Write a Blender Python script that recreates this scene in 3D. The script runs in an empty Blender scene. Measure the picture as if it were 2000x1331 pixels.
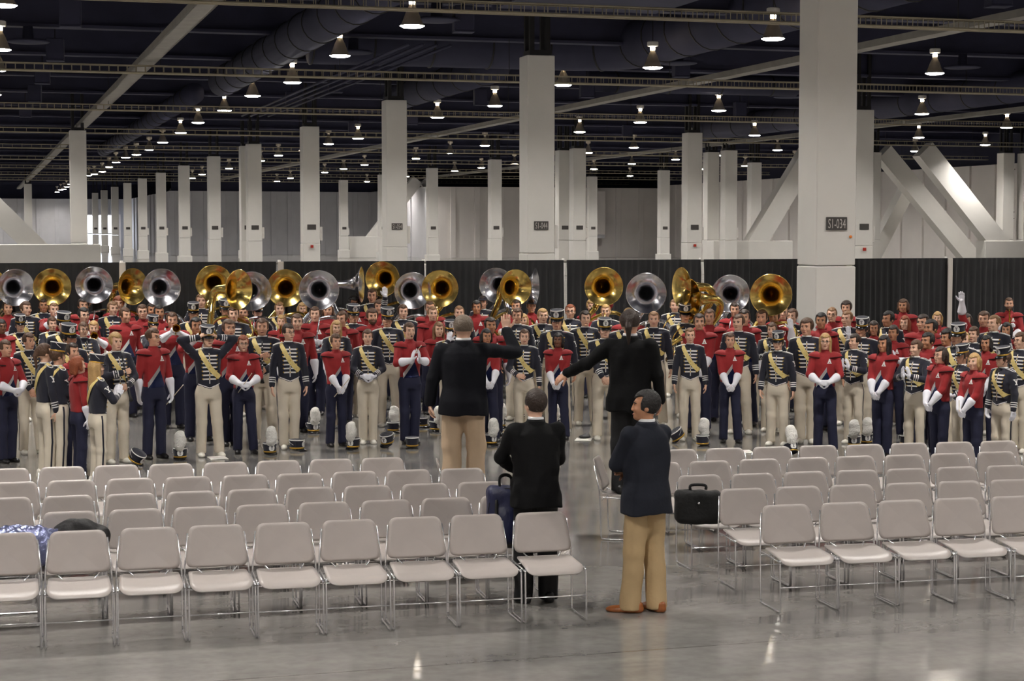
import bpy, math, random
import numpy as np
from mathutils import Vector, Matrix

# ------------------------------------------------------------------ camera, world, exposure
scene = bpy.context.scene
COL = scene.collection
random.seed(7)
FPX, CAMH, YHOR = 3500.0, 3.08, 448.0                 # focal length in pixels of a 2000 px wide frame
YAW = math.atan(1041 / FPX)
PITCH = math.atan((665.5 - YHOR) / FPX)
cam_data = bpy.data.cameras.new('camera')
cam_data.sensor_width = 36.0
cam_data.lens = 36.0 * FPX / 2000.0
cam_data.clip_end = 600
camera = bpy.data.objects.new('camera', cam_data)
COL.objects.link(camera)
camera.location = (0, 0, CAMH)
camera.rotation_euler = (math.pi / 2 - PITCH, 0, -YAW)
scene.camera = camera
world = bpy.data.worlds.new('world'); scene.world = world
world.use_nodes = True
world.node_tree.nodes['Background'].inputs[0].default_value = (0.30, 0.33, 0.40, 1)
world.node_tree.nodes['Background'].inputs[1].default_value = 0.0      # a closed hall: only its lamps and far glass doors give light
scene.view_settings.view_transform = 'Standard'
scene.view_settings.look = 'None'
scene.view_settings.gamma = 1.0
scene.view_settings.exposure = 0.8
scene.view_settings.use_curve_mapping = False
LAMP_STRENGTH = 820.0
scene.cycles.max_bounces = 6; scene.cycles.diffuse_bounces = 3; scene.cycles.glossy_bounces = 3

# ------------------------------------------------------------------ camera geometry for measuring the place
_f = np.array([math.sin(YAW) * math.cos(PITCH), math.cos(YAW) * math.cos(PITCH), -math.sin(PITCH)])
_r = np.array([math.cos(YAW), -math.sin(YAW), 0.0])
_u = np.cross(_r, _f)
_c = np.array([0, 0, CAMH])
def ray(px, py):
    return _f * FPX + _r * (px - 1000) - _u * (py - 665.5)
def at(px, py, z):                                     # point of the line of sight at height z
    d = ray(px, py); return _c + d * ((z - CAMH) / d[2])
def at_y(px, py, y):                                   # point of the line of sight at hall depth y
    d = ray(px, py); return _c + d * (y / d[1])
def at_depth(px, py, zc):
    return _c + ray(px, py) * (zc / FPX)

# ------------------------------------------------------------------ materials
def lin(c):
    return tuple(((v / 255) / 12.92 if v / 255 <= 0.04045 else ((v / 255 + 0.055) / 1.055) ** 2.4) for v in c)
MATS = {}
def mat(name, rgb, rough=0.6, metal=0.0, var=0.0, scale=8.0, bump=0.0, bscale=30.0, emit=None, estr=0.0, spec=0.5, sheen=0.0, alpha=1.0):
    if name in MATS: return MATS[name]
    m = bpy.data.materials.new(name); m.use_nodes = True
    nt = m.node_tree; b = nt.nodes['Principled BSDF']
    c = lin(rgb)
    b.inputs['Base Color'].default_value = (*c, 1)
    b.inputs['Roughness'].default_value = rough
    b.inputs['Metallic'].default_value = metal
    b.inputs['Specular IOR Level'].default_value = spec
    if sheen: b.inputs['Sheen Weight'].default_value = sheen
    if alpha < 1: b.inputs['Alpha'].default_value = alpha
    if emit is not None:
        b.inputs['Emission Color'].default_value = (*lin(emit), 1)
        b.inputs['Emission Strength'].default_value = estr
    if var or bump:
        tc = nt.nodes.new('ShaderNodeTexCoord')
    if var:
        n = nt.nodes.new('ShaderNodeTexNoise'); n.inputs['Scale'].default_value = scale; n.inputs['Detail'].default_value = 5
        nt.links.new(tc.outputs['Object'], n.inputs['Vector'])
        r = nt.nodes.new('ShaderNodeValToRGB')
        r.color_ramp.elements[0].position = 0.3; r.color_ramp.elements[1].position = 0.7
        r.color_ramp.elements[0].color = (*[max(0, v * (1 - var)) for v in c], 1)
        r.color_ramp.elements[1].color = (*[min(1, v * (1 + var)) for v in c], 1)
        nt.links.new(n.outputs['Fac'], r.inputs['Fac']); nt.links.new(r.outputs['Color'], b.inputs['Base Color'])
    if bump:
        n2 = nt.nodes.new('ShaderNodeTexNoise'); n2.inputs['Scale'].default_value = bscale; n2.inputs['Detail'].default_value = 4
        nt.links.new(tc.outputs['Object'], n2.inputs['Vector'])
        bp = nt.nodes.new('ShaderNodeBump'); bp.inputs['Strength'].default_value = bump; bp.inputs['Distance'].default_value = 0.02
        nt.links.new(n2.outputs['Fac'], bp.inputs['Height']); nt.links.new(bp.outputs['Normal'], b.inputs['Normal'])
    MATS[name] = m
    return m

def floor_material():
    m = bpy.data.materials.new('polished_concrete'); m.use_nodes = True
    nt = m.node_tree; b = nt.nodes['Principled BSDF']; N = nt.nodes.new; L = nt.links.new
    tc = N('ShaderNodeTexCoord')
    big = N('ShaderNodeTexNoise'); big.inputs['Scale'].default_value = 0.35; big.inputs['Detail'].default_value = 7; big.inputs['Roughness'].default_value = 0.62
    mp = N('ShaderNodeMapping'); mp.inputs['Scale'].default_value = (0.7, 2.2, 1)
    L(tc.outputs['Object'], mp.inputs['Vector']); L(mp.outputs['Vector'], big.inputs['Vector'])
    ramp = N('ShaderNodeValToRGB')
    ramp.color_ramp.elements[0].position = 0.32; ramp.color_ramp.elements[0].color = (*lin((104, 102, 100)), 1)
    ramp.color_ramp.elements[1].position = 0.68; ramp.color_ramp.elements[1].color = (*lin((146, 143, 138)), 1)
    L(big.outputs['Fac'], ramp.inputs['Fac'])
    sp = N('ShaderNodeTexNoise'); sp.inputs['Scale'].default_value = 9; sp.inputs['Detail'].default_value = 6
    L(tc.outputs['Object'], sp.inputs['Vector'])
    mx = N('ShaderNodeMixRGB'); mx.blend_type = 'MULTIPLY'; mx.inputs[0].default_value = 0.35
    r2 = N('ShaderNodeValToRGB'); r2.color_ramp.elements[0].position = 0.35; r2.color_ramp.elements[0].color = (0.62, 0.61, 0.6, 1)
    r2.color_ramp.elements[1].position = 0.6; r2.color_ramp.elements[1].color = (1, 1, 1, 1)
    L(sp.outputs['Fac'], r2.inputs['Fac']); L(ramp.outputs['Color'], mx.inputs[1]); L(r2.outputs['Color'], mx.inputs[2])
    # sawn control joints every 4.86 m along the hall and 5.3 m across it
    sx = N('ShaderNodeSeparateXYZ'); L(tc.outputs['Object'], sx.inputs[0])
    def joint(out, period, off, w):
        a = N('ShaderNodeMath'); a.operation = 'ADD'; a.inputs[1].default_value = off; L(out, a.inputs[0])
        p = N('ShaderNodeMath'); p.operation = 'PINGPONG'; p.inputs[1].default_value = period / 2; L(a.outputs[0], p.inputs[0])
        c = N('ShaderNodeMath'); c.operation = 'LESS_THAN'; c.inputs[1].default_value = w; L(p.outputs[0], c.inputs[0]); return c.outputs[0]
    j1 = joint(sx.outputs['Y'], 4.86, -12.14, 0.007); j2 = joint(sx.outputs['X'], 10.5, 1.2, 0.006)
    mxj = N('ShaderNodeMath'); mxj.operation = 'MAXIMUM'; L(j1, mxj.inputs[0]); L(j2, mxj.inputs[1])
    mj = N('ShaderNodeMixRGB'); mj.blend_type = 'MULTIPLY'; mj.inputs[2].default_value = (0.45, 0.43, 0.41, 1)
    L(mxj.outputs[0], mj.inputs[0]); L(mx.outputs[0], mj.inputs[1]); L(mj.outputs[0], b.inputs['Base Color'])
    rr = N('ShaderNodeValToRGB'); rr.color_ramp.elements[0].color = (0.07, 0.07, 0.07, 1); rr.color_ramp.elements[1].color = (0.2, 0.2, 0.2, 1)
    L(big.outputs['Fac'], rr.inputs['Fac']); L(rr.outputs['Color'], b.inputs['Roughness'])
    b.inputs['Specular IOR Level'].default_value = 0.9
    bp = N('ShaderNodeBump'); bp.inputs['Strength'].default_value = 0.06; bp.inputs['Distance'].default_value = 0.01
    nb = N('ShaderNodeTexNoise'); nb.inputs['Scale'].default_value = 2.5; nb.inputs['Detail'].default_value = 3
    L(tc.outputs['Object'], nb.inputs['Vector']); L(nb.outputs['Fac'], bp.inputs['Height']); L(bp.outputs['Normal'], b.inputs['Normal'])
    return m

# ------------------------------------------------------------------ mesh helpers
def mesh_np(name, V, polys, mats=(), smooth=True, mi=None):
    """V (n,3) array, polys: array of quads/tris or list of arrays"""
    me = bpy.data.meshes.new(name)
    V = np.asarray(V, dtype=np.float32)
    if not isinstance(polys, list): polys = [polys]
    polys = [np.asarray(p, dtype=np.int32) for p in polys if len(p)]
    nl = sum(p.size for p in polys); npoly = sum(len(p) for p in polys)
    me.vertices.add(len(V)); me.vertices.foreach_set('co', V.ravel())
    me.loops.add(nl); me.loops.foreach_set('vertex_index', np.concatenate([p.ravel() for p in polys]))
    sizes = np.concatenate([np.full(len(p), p.shape[1], np.int32) for p in polys])
    starts = np.concatenate([[0], np.cumsum(sizes)[:-1]]).astype(np.int32)
    me.polygons.add(npoly); me.polygons.foreach_set('loop_start', starts)
    me.polygons.foreach_set('use_smooth', np.full(npoly, bool(smooth)))
    if mi is not None: me.polygons.foreach_set('material_index', np.asarray(mi, np.int32))
    me.update(calc_edges=True); me.validate()
    for m in mats: me.materials.append(m)
    return me

class MB:
    """collects simple shapes into one mesh"""
    def __init__(s): s.v = []; s.f = []; s.n = 0; s.mi = []; s.m = 0
    def add(s, V, F):
        s.v.extend([tuple(map(float, p)) for p in V]); s.f.extend([tuple(i + s.n for i in f) for f in F]); s.mi.extend([s.m] * len(F)); s.n += len(V)
    def box(s, lo, hi):
        (a, b, c), (d, e, f) = lo, hi
        s.add([(a, b, c), (d, b, c), (d, e, c), (a, e, c), (a, b, f), (d, b, f), (d, e, f), (a, e, f)],
              [(0, 3, 2, 1), (4, 5, 6, 7), (0, 1, 5, 4), (1, 2, 6, 5), (2, 3, 7, 6), (3, 0, 4, 7)])
    def bbox(s, lo, hi, e=0.01):
        """box with chamfered vertical and horizontal edges"""
        (a, b, c), (d, g, f) = lo, hi
        V = []
        for z, q in ((c, e), (c + e, 0), (f - e, 0), (f, e)):
            x0, x1, y0, y1 = a + q, d - q, b + q, g - q
            V += [(x0 + e, y0, z), (x1 - e, y0, z), (x1, y0 + e, z), (x1, y1 - e, z), (x1 - e, y1, z), (x0 + e, y1, z), (x0, y1 - e, z), (x0, y0 + e, z)]
        F = [tuple(range(7, -1, -1)), tuple(range(24, 32))]
        for k in range(3):
            for i in range(8):
                j = (i + 1) % 8; F.append((k * 8 + i, k * 8 + j, k * 8 + 8 + j, k * 8 + 8 + i))
        s.add(V, F)
    def beam(s, p, q, w, h, up=(0, 0, 1)):
        """rectangular bar from p to q, w across, h along up"""
        p, q = Vector(p), Vector(q); d = (q - p).normalized(); u = Vector(up)
        x = d.cross(u).normalized(); y = x.cross(d).normalized()
        V = [t + x * (w / 2 * a) + y * (h / 2 * b) for t in (p, q) for a, b in ((-1, -1), (1, -1), (1, 1), (-1, 1))]
        s.add(V, [(0, 1, 2, 3), (7, 6, 5, 4), (0, 4, 5, 1), (1, 5, 6, 2), (2, 6, 7, 3), (3, 7, 4, 0)])
    def tube(s, pts, r, n=8, caps=True):
        pts = [Vector(p) for p in pts]; k = len(pts)
        rs = r if isinstance(r, (list, tuple)) else [r] * k
        V = []; F = []; prev = None
        for i, p in enumerate(pts):
            d = (pts[min(i + 1, k - 1)] - pts[max(i - 1, 0)]).normalized()
            if prev is None:
                prev = d.orthogonal().normalized()
            x = (prev - d * prev.dot(d)).normalized(); prev = x; y = d.cross(x)
            for j in range(n):
                a = 2 * math.pi * j / n; V.append(p + (x * math.cos(a) + y * math.sin(a)) * rs[i])
        for i in range(k - 1):
            for j in range(n):
                j2 = (j + 1) % n; F.append((i * n + j, i * n + j2, i * n + n + j2, i * n + n + j))
        if caps: F += [tuple(range(n - 1, -1, -1)), tuple(range((k - 1) * n, k * n))]
        s.add(V, F)
    def lathe(s, prof, n=24, c=(0, 0, 0), axis='z', sx=1, sy=1, cap=True):
        V = []; F = []
        for r, z in prof:
            for j in range(n):
                a = 2 * math.pi * j / n; p = (r * math.cos(a) * sx, r * math.sin(a) * sy, z)
                if axis == 'y': p = (p[0], z, p[1])
                V.append((p[0] + c[0], p[1] + c[1], p[2] + c[2]))
        k = len(prof)
        for i in range(k - 1):
            for j in range(n):
                j2 = (j + 1) % n
                q = (i * n + j, i * n + j2, i * n + n + j2, i * n + n + j)
                F.append(q if axis == 'z' else q[::-1])
        if cap: F += [tuple(range(n - 1, -1, -1)), tuple(range((k - 1) * n, k * n))]
        s.add(V, F)
    def mesh(s, name, mats, smooth=False):
        me = bpy.data.meshes.new(name)
        me.from_pydata(s.v, [], s.f); me.update()
        for m in (mats if isinstance(mats, (list, tuple)) else [mats]): me.materials.append(m)
        me.polygons.foreach_set('material_index', s.mi)
        if smooth: me.polygons.foreach_set('use_smooth', [True] * len(me.polygons))
        return me
    def build(s, name, mats, parent=None, smooth=False):
        return link(name, s.mesh(name, mats, smooth), parent)

def link(name, me, parent=None, loc=None, rz=None):
    o = bpy.data.objects.new(name, me); COL.objects.link(o)
    if parent is not None: o.parent = parent
    if loc is not None: o.location = loc
    if rz is not None: o.rotation_euler = (0, 0, rz)
    return o
def empty(name, loc=(0, 0, 0), rz=0.0, label=None, cat=None, group=None):
    o = bpy.data.objects.new(name, None); COL.objects.link(o)
    o.empty_display_size = 0.1
    o.location = loc; o.rotation_euler = (0, 0, rz)
    if label: tag(o, label, cat, group)
    return o
def tag(o, label, cat, group=None, kind=None):
    o['label'] = label
    if cat: o['category'] = cat
    if group: o['group'] = group
    if kind: o['kind'] = kind
    return o
def structure(o): o['kind'] = 'structure'; return o
def smooth_by_angle(me, ang=40):
    me.polygons.foreach_set('use_smooth', [True] * len(me.polygons))
    try: me.set_sharp_from_angle(angle=math.radians(ang))
    except Exception: pass
    return me

ORD = 'zeroth first second third fourth fifth sixth seventh eighth ninth tenth eleventh twelfth thirteenth fourteenth fifteenth'.split()
# ------------------------------------------------------------------ palette
M_floor = floor_material()
M_wall = mat('wall_paint', (204, 203, 206), 0.7, var=0.05, scale=0.6)
M_wallw = mat('warm_white_wall_paint', (232, 226, 221), 0.7, var=0.04, scale=0.5)
M_col = mat('column_paint', (226, 223, 217), 0.55, var=0.025, scale=1.2)
M_deck = mat('navy_ceiling_paint', (40, 41, 62), 0.85, var=0.2, scale=0.4)
M_steel = mat('navy_beam_paint', (52, 53, 76), 0.75, var=0.15, scale=0.7)
M_duct = mat('navy_duct_paint', (64, 65, 84), 0.75, var=0.1, scale=1.0, spec=0.2)
M_darkiron = mat('dark_iron', (22, 21, 24), 0.6)
M_tray = mat('galvanised_tray', (168, 159, 138), 0.6, 0.15, var=0.1, scale=3)
M_galv = mat('grey_longitudinal_channel', (150, 146, 138), 0.6, 0.1, var=0.1, scale=2)
M_chrome = mat('chrome', (232, 231, 233), 0.24, 0.85)
M_black = mat('black_rubber', (14, 14, 15), 0.6)
M_white = mat('white_enamel', (232, 228, 222), 0.45)
M_sign = mat('dark_sign', (74, 70, 68), 0.6)
M_signtext = mat('sign_lettering', (196, 190, 184), 0.6)
M_red = mat('red_alarm', (176, 48, 34), 0.45)
M_orange = mat('orange_lamp', (236, 130, 40), 0.4)
M_lens = mat('lamp_lens', (255, 250, 240), 0.4, emit=(255, 250, 244), estr=LAMP_STRENGTH)
M_rim = mat('lamp_glass_rim', (255, 250, 240), 0.4, emit=(255, 250, 244), estr=30.0)
M_bulb = mat('lamp_neck_glow', (255, 240, 215), 0.4, emit=(255, 232, 196), estr=22.0)
M_shade = mat('lamp_shade', (190, 180, 165), 0.35, 0.6)
M_day = mat('daylight_glass', (235, 242, 255), 0.2, emit=(232, 240, 255), estr=5.0)

# ================================================================== the hall
S, D0 = 19.45, 32.7                                    # column spacing along the hall, first row
def rowD(n): return D0 + S * n
mb = MB(); mb.box((-60, -25, -0.3), (90, 285, 0.0)); structure(mb.build('floor', M_floor))
mb = MB(); mb.box((-60, -25, 12.6), (90, 285, 12.9)); ceil = structure(mb.build('ceiling', M_deck))

def wall(name, p, q, h, mt, rib=2.4, t=0.3, mr=None):
    """wall from p to q with shallow pilasters as its panels' joints"""
    p, q = Vector((*p, 0)), Vector((*q, 0)); d = (q - p); ln = d.length; d.normalize()
    mb = MB(); mb.beam(p + Vector((0, 0, h / 2)), q + Vector((0, 0, h / 2)), t, h)
    w = structure(mb.build(name, mt))
    n = max(1, int(ln / rib)); nrm = Vector((-d.y, d.x, 0))
    me = None
    for i in range(n + 1):
        if me is None:
            b2 = MB(); b2.bbox((-0.3, -0.32, 0), (0.3, 0.32, h), 0.03); me = b2.mesh('pilaster', mr or mt)
        o = link('panel', me, w); o.location = p + d * (ln * i / n) ; o.rotation_euler = (0, 0, math.atan2(d.y, d.x))
    return w
wall('wall_right', (73, -20), (73, 186), 7.9, M_wallw, 3.5)
wall('wall_back_right', (72.8, 186), (46, 186), 7.6, M_wallw, 2.6)
wall('wall_return', (46, 186), (46, 215), 7.6, M_wall, 6)
wall('wall_back', (46, 215), (22, 215), 7.6, M_wall, 1.9)
wall('wall_return_left', (22, 215), (22, 276), 7.6, M_wall, 5)
wall('wall_back_left', (22, 276), (-45, 276), 7.6, M_wall, 2.6)
wall('wall_left', (-45, 276), (-45, -20), 7.9, M_wall, 8)
wall('wall_bounce_added', (-45, -24), (73, -24), 7.9, M_wallw, 6.0)  # unseen wall behind the camera, added for bounce light and bell reflections
# dark soffits above the walls close the hall towards the roof
mb = MB(); mb.box((73.2, -25, 7.9), (73.5, 285, 12.6)); mb.box((-45.5, -25, 7.9), (-45.2, 285, 12.6)); mb.box((-60, 277, 7.6), (90, 277.3, 12.6)); mb.box((22, 215.2, 7.6), (90, 215.4, 12.6)); mb.box((-60, -24.3, 7.9), (90, -24.1, 12.6))
structure(mb.build('trim_1', M_deck))
# glazed doors with daylight at the far end
win = empty('window_1', (17.2, 275.7, 0)); win['kind'] = 'structure'
mb = MB(); mb.box((-1.8, -0.10, 0), (3.4, 0.0, 5.3)); mb.build('surround', M_wallw, win)
for i in range(4):
    mb = MB(); mb.box((-1.5 + i * 1.15, -0.16, 0.15), (-1.5 + i * 1.15 + 1.02, -0.12, 5.1)); mb.build('pane', M_day, win)
mb = MB(); mb.box((-1.5, -0.22, 2.35), (3.1, -0.14, 2.5)); mb.build('transom', M_darkiron, win)
# roof steel: cross girders and purlins, all painted dark blue
for k in range(-3, 26):
    y = 42.4 + S / 2 * k
    mb = MB()
    mb.box((-50, y - 0.28, 9.75), (78, y + 0.28, 9.85)); mb.box((-50, y - 0.05, 9.85), (78, y + 0.05, 10.9)); mb.box((-50, y - 0.28, 10.9), (78, y + 0.28, 11.0))
    tag(mb.build('roof_girder', M_steel), 'dark blue steel girder spanning the hall under the roof', 'girder', 'roof girders')
pm = MB(); pm.box((-50, -0.12, 10.95), (78, 0.12, 11.25)); pme = pm.mesh('purlin', M_steel)
for k in range(-6, 60):
    y = 42.4 + S / 4 * k + 2.4
    if y < 170: tag(link('roof_purlin', pme, loc=(0, y, 0)), 'slim dark blue purlin under the roof deck', 'purlin', 'roof purlins')
lm = MB(); lm.box((-0.18, -20, 11.2), (0.18, 270, 12.2)); lme = lm.mesh('truss', M_steel)
for x in (-15.6, -5.1, 5.6, 16.3, 26.8, 37.3, 47.9, 58.5, 69):
    tag(link('roof_beam', lme, loc=(x, 0, 0)), 'long dark roof beam running down the hall over a column line', 'beam', 'long roof beams')

# cable trays hung across the hall, one per bay
def tray(y, z, x0, x1, detail, lab):
    t = empty('cable_tray', (0, y, z), label=lab, cat='cable tray')
    for s in (-1, 1):
        mb = MB(); mb.tube([(x0, s * 0.14, 0.12), (x1, s * 0.14, 0.12)], 0.022, 6); mb.build('rail', M_tray, t)
        mb = MB(); mb.tube([(x0, s * 0.14, -0.12), (x1, s * 0.14, -0.12)], 0.03, 6); mb.build('rail', M_tray, t)
    mb = MB(); x = x0; st = detail
    while x < x1:
        mb.tube([(x, -0.14, 0.12), (x, -0.14, -0.12), (x, 0.14, -0.12), (x, 0.14, 0.12)], 0.014, 4, False); x += st
    o = mb.build('rungs', M_tray, t); o['kind'] = 'stuff'
    mb = MB(); mb.box((x0, -0.13, -0.115), (x1, 0.13, -0.085)); mb.build('tray_floor', M_tray, t)
    mb = MB(); x = x0 + 3
    while x < x1: mb.tube([(x, 0, 0.12), (x, 0, 1.4)], 0.012, 4); x += 6.1
    mb.build('hanger_rods', M_darkiron, t)['kind'] = 'stuff'
for k in range(0, 9):
    y = 42.0 + S * k
    xr = 0.62 * y + 12
    tray(y, 8.42, -0.02 * y - 8, min(73, xr + 6), 0.30 if k < 3 else 0.6, ORD[k + 1] + ' open cable tray across the hall, counting from the big column inwards')
# wide grey channels running down the hall on the column lines
for x, lab in ((5.6, 'grey channel running down the hall over the braced column line'), (26.8, 'grey channel running down the hall between two column lines'), (47.9, 'grey channel running down the hall over the double columns')):
    t = empty('roof_channel', (x, 0, 8.75), label=lab, cat='channel')
    mb = MB(); mb.box((-0.26, 24, -0.05), (0.26, 262, 0.0)); mb.build('web', M_galv, t)
    for s in (-1, 1):
        mb = MB(); mb.box((s * 0.26 - 0.02, 24, -0.05), (s * 0.26 + 0.02, 262, 0.16)); mb.build('flange', M_galv, t)

# ------------------------------------------------------------------ columns
FONT = {'0': ['111', '101', '101', '101', '101', '101', '111'], '1': ['010', '110', '010', '010', '010', '010', '111'], 'S': ['111', '100', '100', '111', '001', '001', '111'],
        '3': ['111', '001', '001', '111', '001', '001', '111'], '4': ['101', '101', '101', '111', '001', '001', '001'], '5': ['111', '100', '100', '111', '001', '001', '111'], '-': ['000', '000', '000', '111', '000', '000', '000']}
def text_mesh(txt, w, h):
    cu = bpy.data.curves.new('t', 'FONT'); cu.body = txt; cu.size = 1.0; cu.resolution_u = 3; cu.align_x = 'CENTER'; cu.align_y = 'CENTER'; cu.extrude = 0.0
    o = bpy.data.objects.new('t', cu); COL.objects.link(o)
    dg = bpy.context.evaluated_depsgraph_get(); dg.update()
    me = bpy.data.meshes.new_from_object(o.evaluated_get(dg))
    bpy.data.objects.remove(o)
    V = np.zeros(len(me.vertices) * 3, np.float32); me.vertices.foreach_get('co', V); V = V.reshape(-1, 3)
    lo, hi = V.min(0), V.max(0)
    V[:, 0] = ((V[:, 0] - lo[0]) / (hi[0] - lo[0]) - 0.5) * w; yy = ((V[:, 1] - lo[1]) / (hi[1] - lo[1]) - 0.5) * h
    W = np.stack([V[:, 0], np.zeros(len(V)), yy], 1)      # upright, facing -Y
    me.vertices.foreach_set('co', W.astype(np.float32).ravel()); me.materials.clear(); me.materials.append(M_signtext); me.update()
    return me
CH, CW = 8.3, 0.43
def col_meshes():
    d = {}
    b = MB(); b.bbox((-CW, -CW, 2.36), (CW, CW, CH), 0.02); d['shaft'] = b.mesh('shaft', M_col)
    b = MB(); b.bbox((-CW - 0.008, -CW - 0.008, 0), (CW + 0.008, CW + 0.008, 2.345), 0.02); d['lower_casing'] = b.mesh('lower_casing', M_col)
    b = MB()
    for x, y in ((-.25, -.25), (.25, -.25), (-.25, .25), (.25, .25)): b.box((x - .07, y - .07, CH), (x + .07, y + .07, 11.3))
    b.box((-.33, -.33, CH), (.33, .33, CH + 0.16)); d['steel_head'] = b.mesh('steel_head', M_darkiron)
    b = MB(); b.bbox((-0.225, -CW - 0.03, 3.06), (0.225, -CW + 0.0, 3.32), 0.006); d['sign'] = b.mesh('sign', M_sign)
    b = MB(); b.bbox((CW, -0.32, 2.5), (CW + 0.15, 0.30, 3.2), 0.01); d['utility_box'] = b.mesh('utility_box', M_white)
    b = MB(); b.bbox((-0.07, -CW - 0.10, 2.13), (0.07, -CW - 0.02, 2.27), 0.008); d['alarm_box'] = b.mesh('alarm_box', M_red)
    b = MB(); b.bbox((-CW - 0.12, -CW - 0.12, 0), (CW + 0.12, CW + 0.12, 0.9), 0.03); d['plinth'] = b.mesh('plinth', M_col)
    return d
CM = col_meshes()
def column(x, y, label, group=None, text=None, box=True, alarm=False, sign=True, plinth=False):
    c = empty('column', (x, y, 0), label=label, cat='column', group=group)
    link('shaft', CM['shaft'], c); link('lower_casing', CM['lower_casing'], c); link('steel_head', CM['steel_head'], c)
    if sign:
        s = link('sign', CM['sign'], c)
        if text:
            t = link('lettering', text_mesh(text, 0.38, 0.185), s); t.location = (0, -CW - 0.033, 3.19)
    if box: link('utility_box', CM['utility_box'], c)
    if alarm: link('alarm_box', CM['alarm_box'], c)
    if plinth: link('plinth', CM['plinth'], c)
    return c
c0 = column(16.3, rowD(0), 'big pale column with dark sign S1-034 standing at the curtain', text='S1-034', box=False)
mb = MB(); mb.bbox((CW, -0.05, 2.3), (CW + 0.13, 0.3, 3.05), 0.01); mb.build('utility_box', mat('cream_box', (212, 208, 178), 0.5), c0)
mb = MB(); mb.lathe([(0.001, 0), (0.03, 0.004), (0.03, 0.02), (0.0, 0.03)], 10, axis='y', cap=False); o = mb.build('warning_lamp', M_orange, c0, True); o.location = (CW - 0.12, -CW - 0.03, 2.93)
column(16.3, rowD(1), 'pale column with dark sign S1-044', text='S1-044', alarm=False)
column(16.3, rowD(2), 'pale column with dark sign S1-054', text='S1-054')
FARL = 'pale square column with small dark sign in the far hall'
FARG = 'far columns with unreadable signs'
column(16.3, rowD(3), 'pale column with red alarm box in the row of the numbered signs', alarm=True)
for n in range(4, 13): column(16.3, rowD(n), FARL, FARG, plinth=n > 5, box=n < 9)
column(16.3, rowD(4) + 3.0, 'pale column doubled close behind a far column, no utility box', 'doubled columns', box=False)
column(37.3, rowD(2), 'pale column with red alarm box just beside the big curtain column', alarm=True)
column(37.3, rowD(3), 'pale column with red alarm box standing alone mid hall', alarm=True)
for n in range(4, 10): column(37.3, rowD(n), FARL, FARG, plinth=n > 5, box=n < 9)
column(37.3, rowD(4) + 3.0, 'pale column doubled close behind a far column, no utility box', 'doubled columns', box=False)
for n in range(5, 9): column(58.5, rowD(n), FARL, FARG, box=False, plinth=n > 5)
column(58.5, rowD(4), 'pale column from which the slanted braces spring', box=False, sign=False)
column(47.9, rowD(4), 'pale column at the foot of a slanted brace, front of the pair', box=True, sign=False)
column(47.9, rowD(4) + 3.0, 'pale column at the foot of a slanted brace, rear of the pair', box=False, sign=False)
column(67.8, rowD(4) - 1.6, 'pale column beside the bright slanted brace near the wall', box=False, sign=False)
column(69.4, rowD(4) - 1.6, 'pale column with wall ducts beside it, last before the wall', box=False, sign=False)
column(5.15, 98.2, 'pale column above the low white base of a brace', box=False, sign=False)
column(5.6, 215, 'grey column far away at the end of the hall channel', box=False, sign=False)
for n in (5, 7): column(26.8, rowD(n) + 20, FARL, FARG, box=False, plinth=True)
# braced frames
def brace(y, base, bars, label, w=1.0, t=0.95):
    b = empty('brace', ((base[0] + base[1]) / 2 if base else bars[0][0][0], y, 0), label=label, cat='brace')
    ox = b.location.x
    if base:
        mb = MB(); mb.bbox((base[0] - ox, -0.6, 0), (base[1] - ox, 0.6, 2.3), 0.03); mb.build('base', M_col, b)
    for p, q in bars:
        mb = MB(); mb.beam((p[0] - ox, 0, p[1]), (q[0] - ox, 0, q[1]), t, w, up=(0, 0, 1)); mb.build('strut', M_col, b)
    return b
brace(96.8, (-4.5, 6.15), [((3.7, 1.3), (-4.2, 9.4))], 'white slanted brace rising from a long low base at the hall edge', 1.05)
brace(rowD(4) + 1.4, (47.2, 53.0), [((49.6, 0.8), (54.6, 8.6))], 'white slanted brace rising from a low base towards the big column', 1.3)
brace(rowD(4) - 3.0, (65.1, 72.6), [((60.6, 8.4), (66.9, 1.5))], 'brightly lit white brace slanting down to a low base', 1.35)
brace(rowD(4) + 1.1, None, [((59.8, 8.4), (67.4, 0.4))], 'white brace slanting down in the shade of the bright brace', 1.2)
brace(rowD(4) + 4.0, None, [((60.05, 0.05), (63.4, 6.0))], 'short white brace leaning against the shaded brace', 0.9)
brace(rowD(8) + 1, (38.0, 41.2), [((40.2, 1.6), (45.6, 8.4))], 'white far brace rising to an apex, seen beside sign S1-054 column', 1.2)
brace(rowD(8) + 2, (50.0, 54.0), [((52.0, 1.6), (46.6, 8.4))], 'white far brace falling from an apex to a low base', 1.2)
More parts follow.
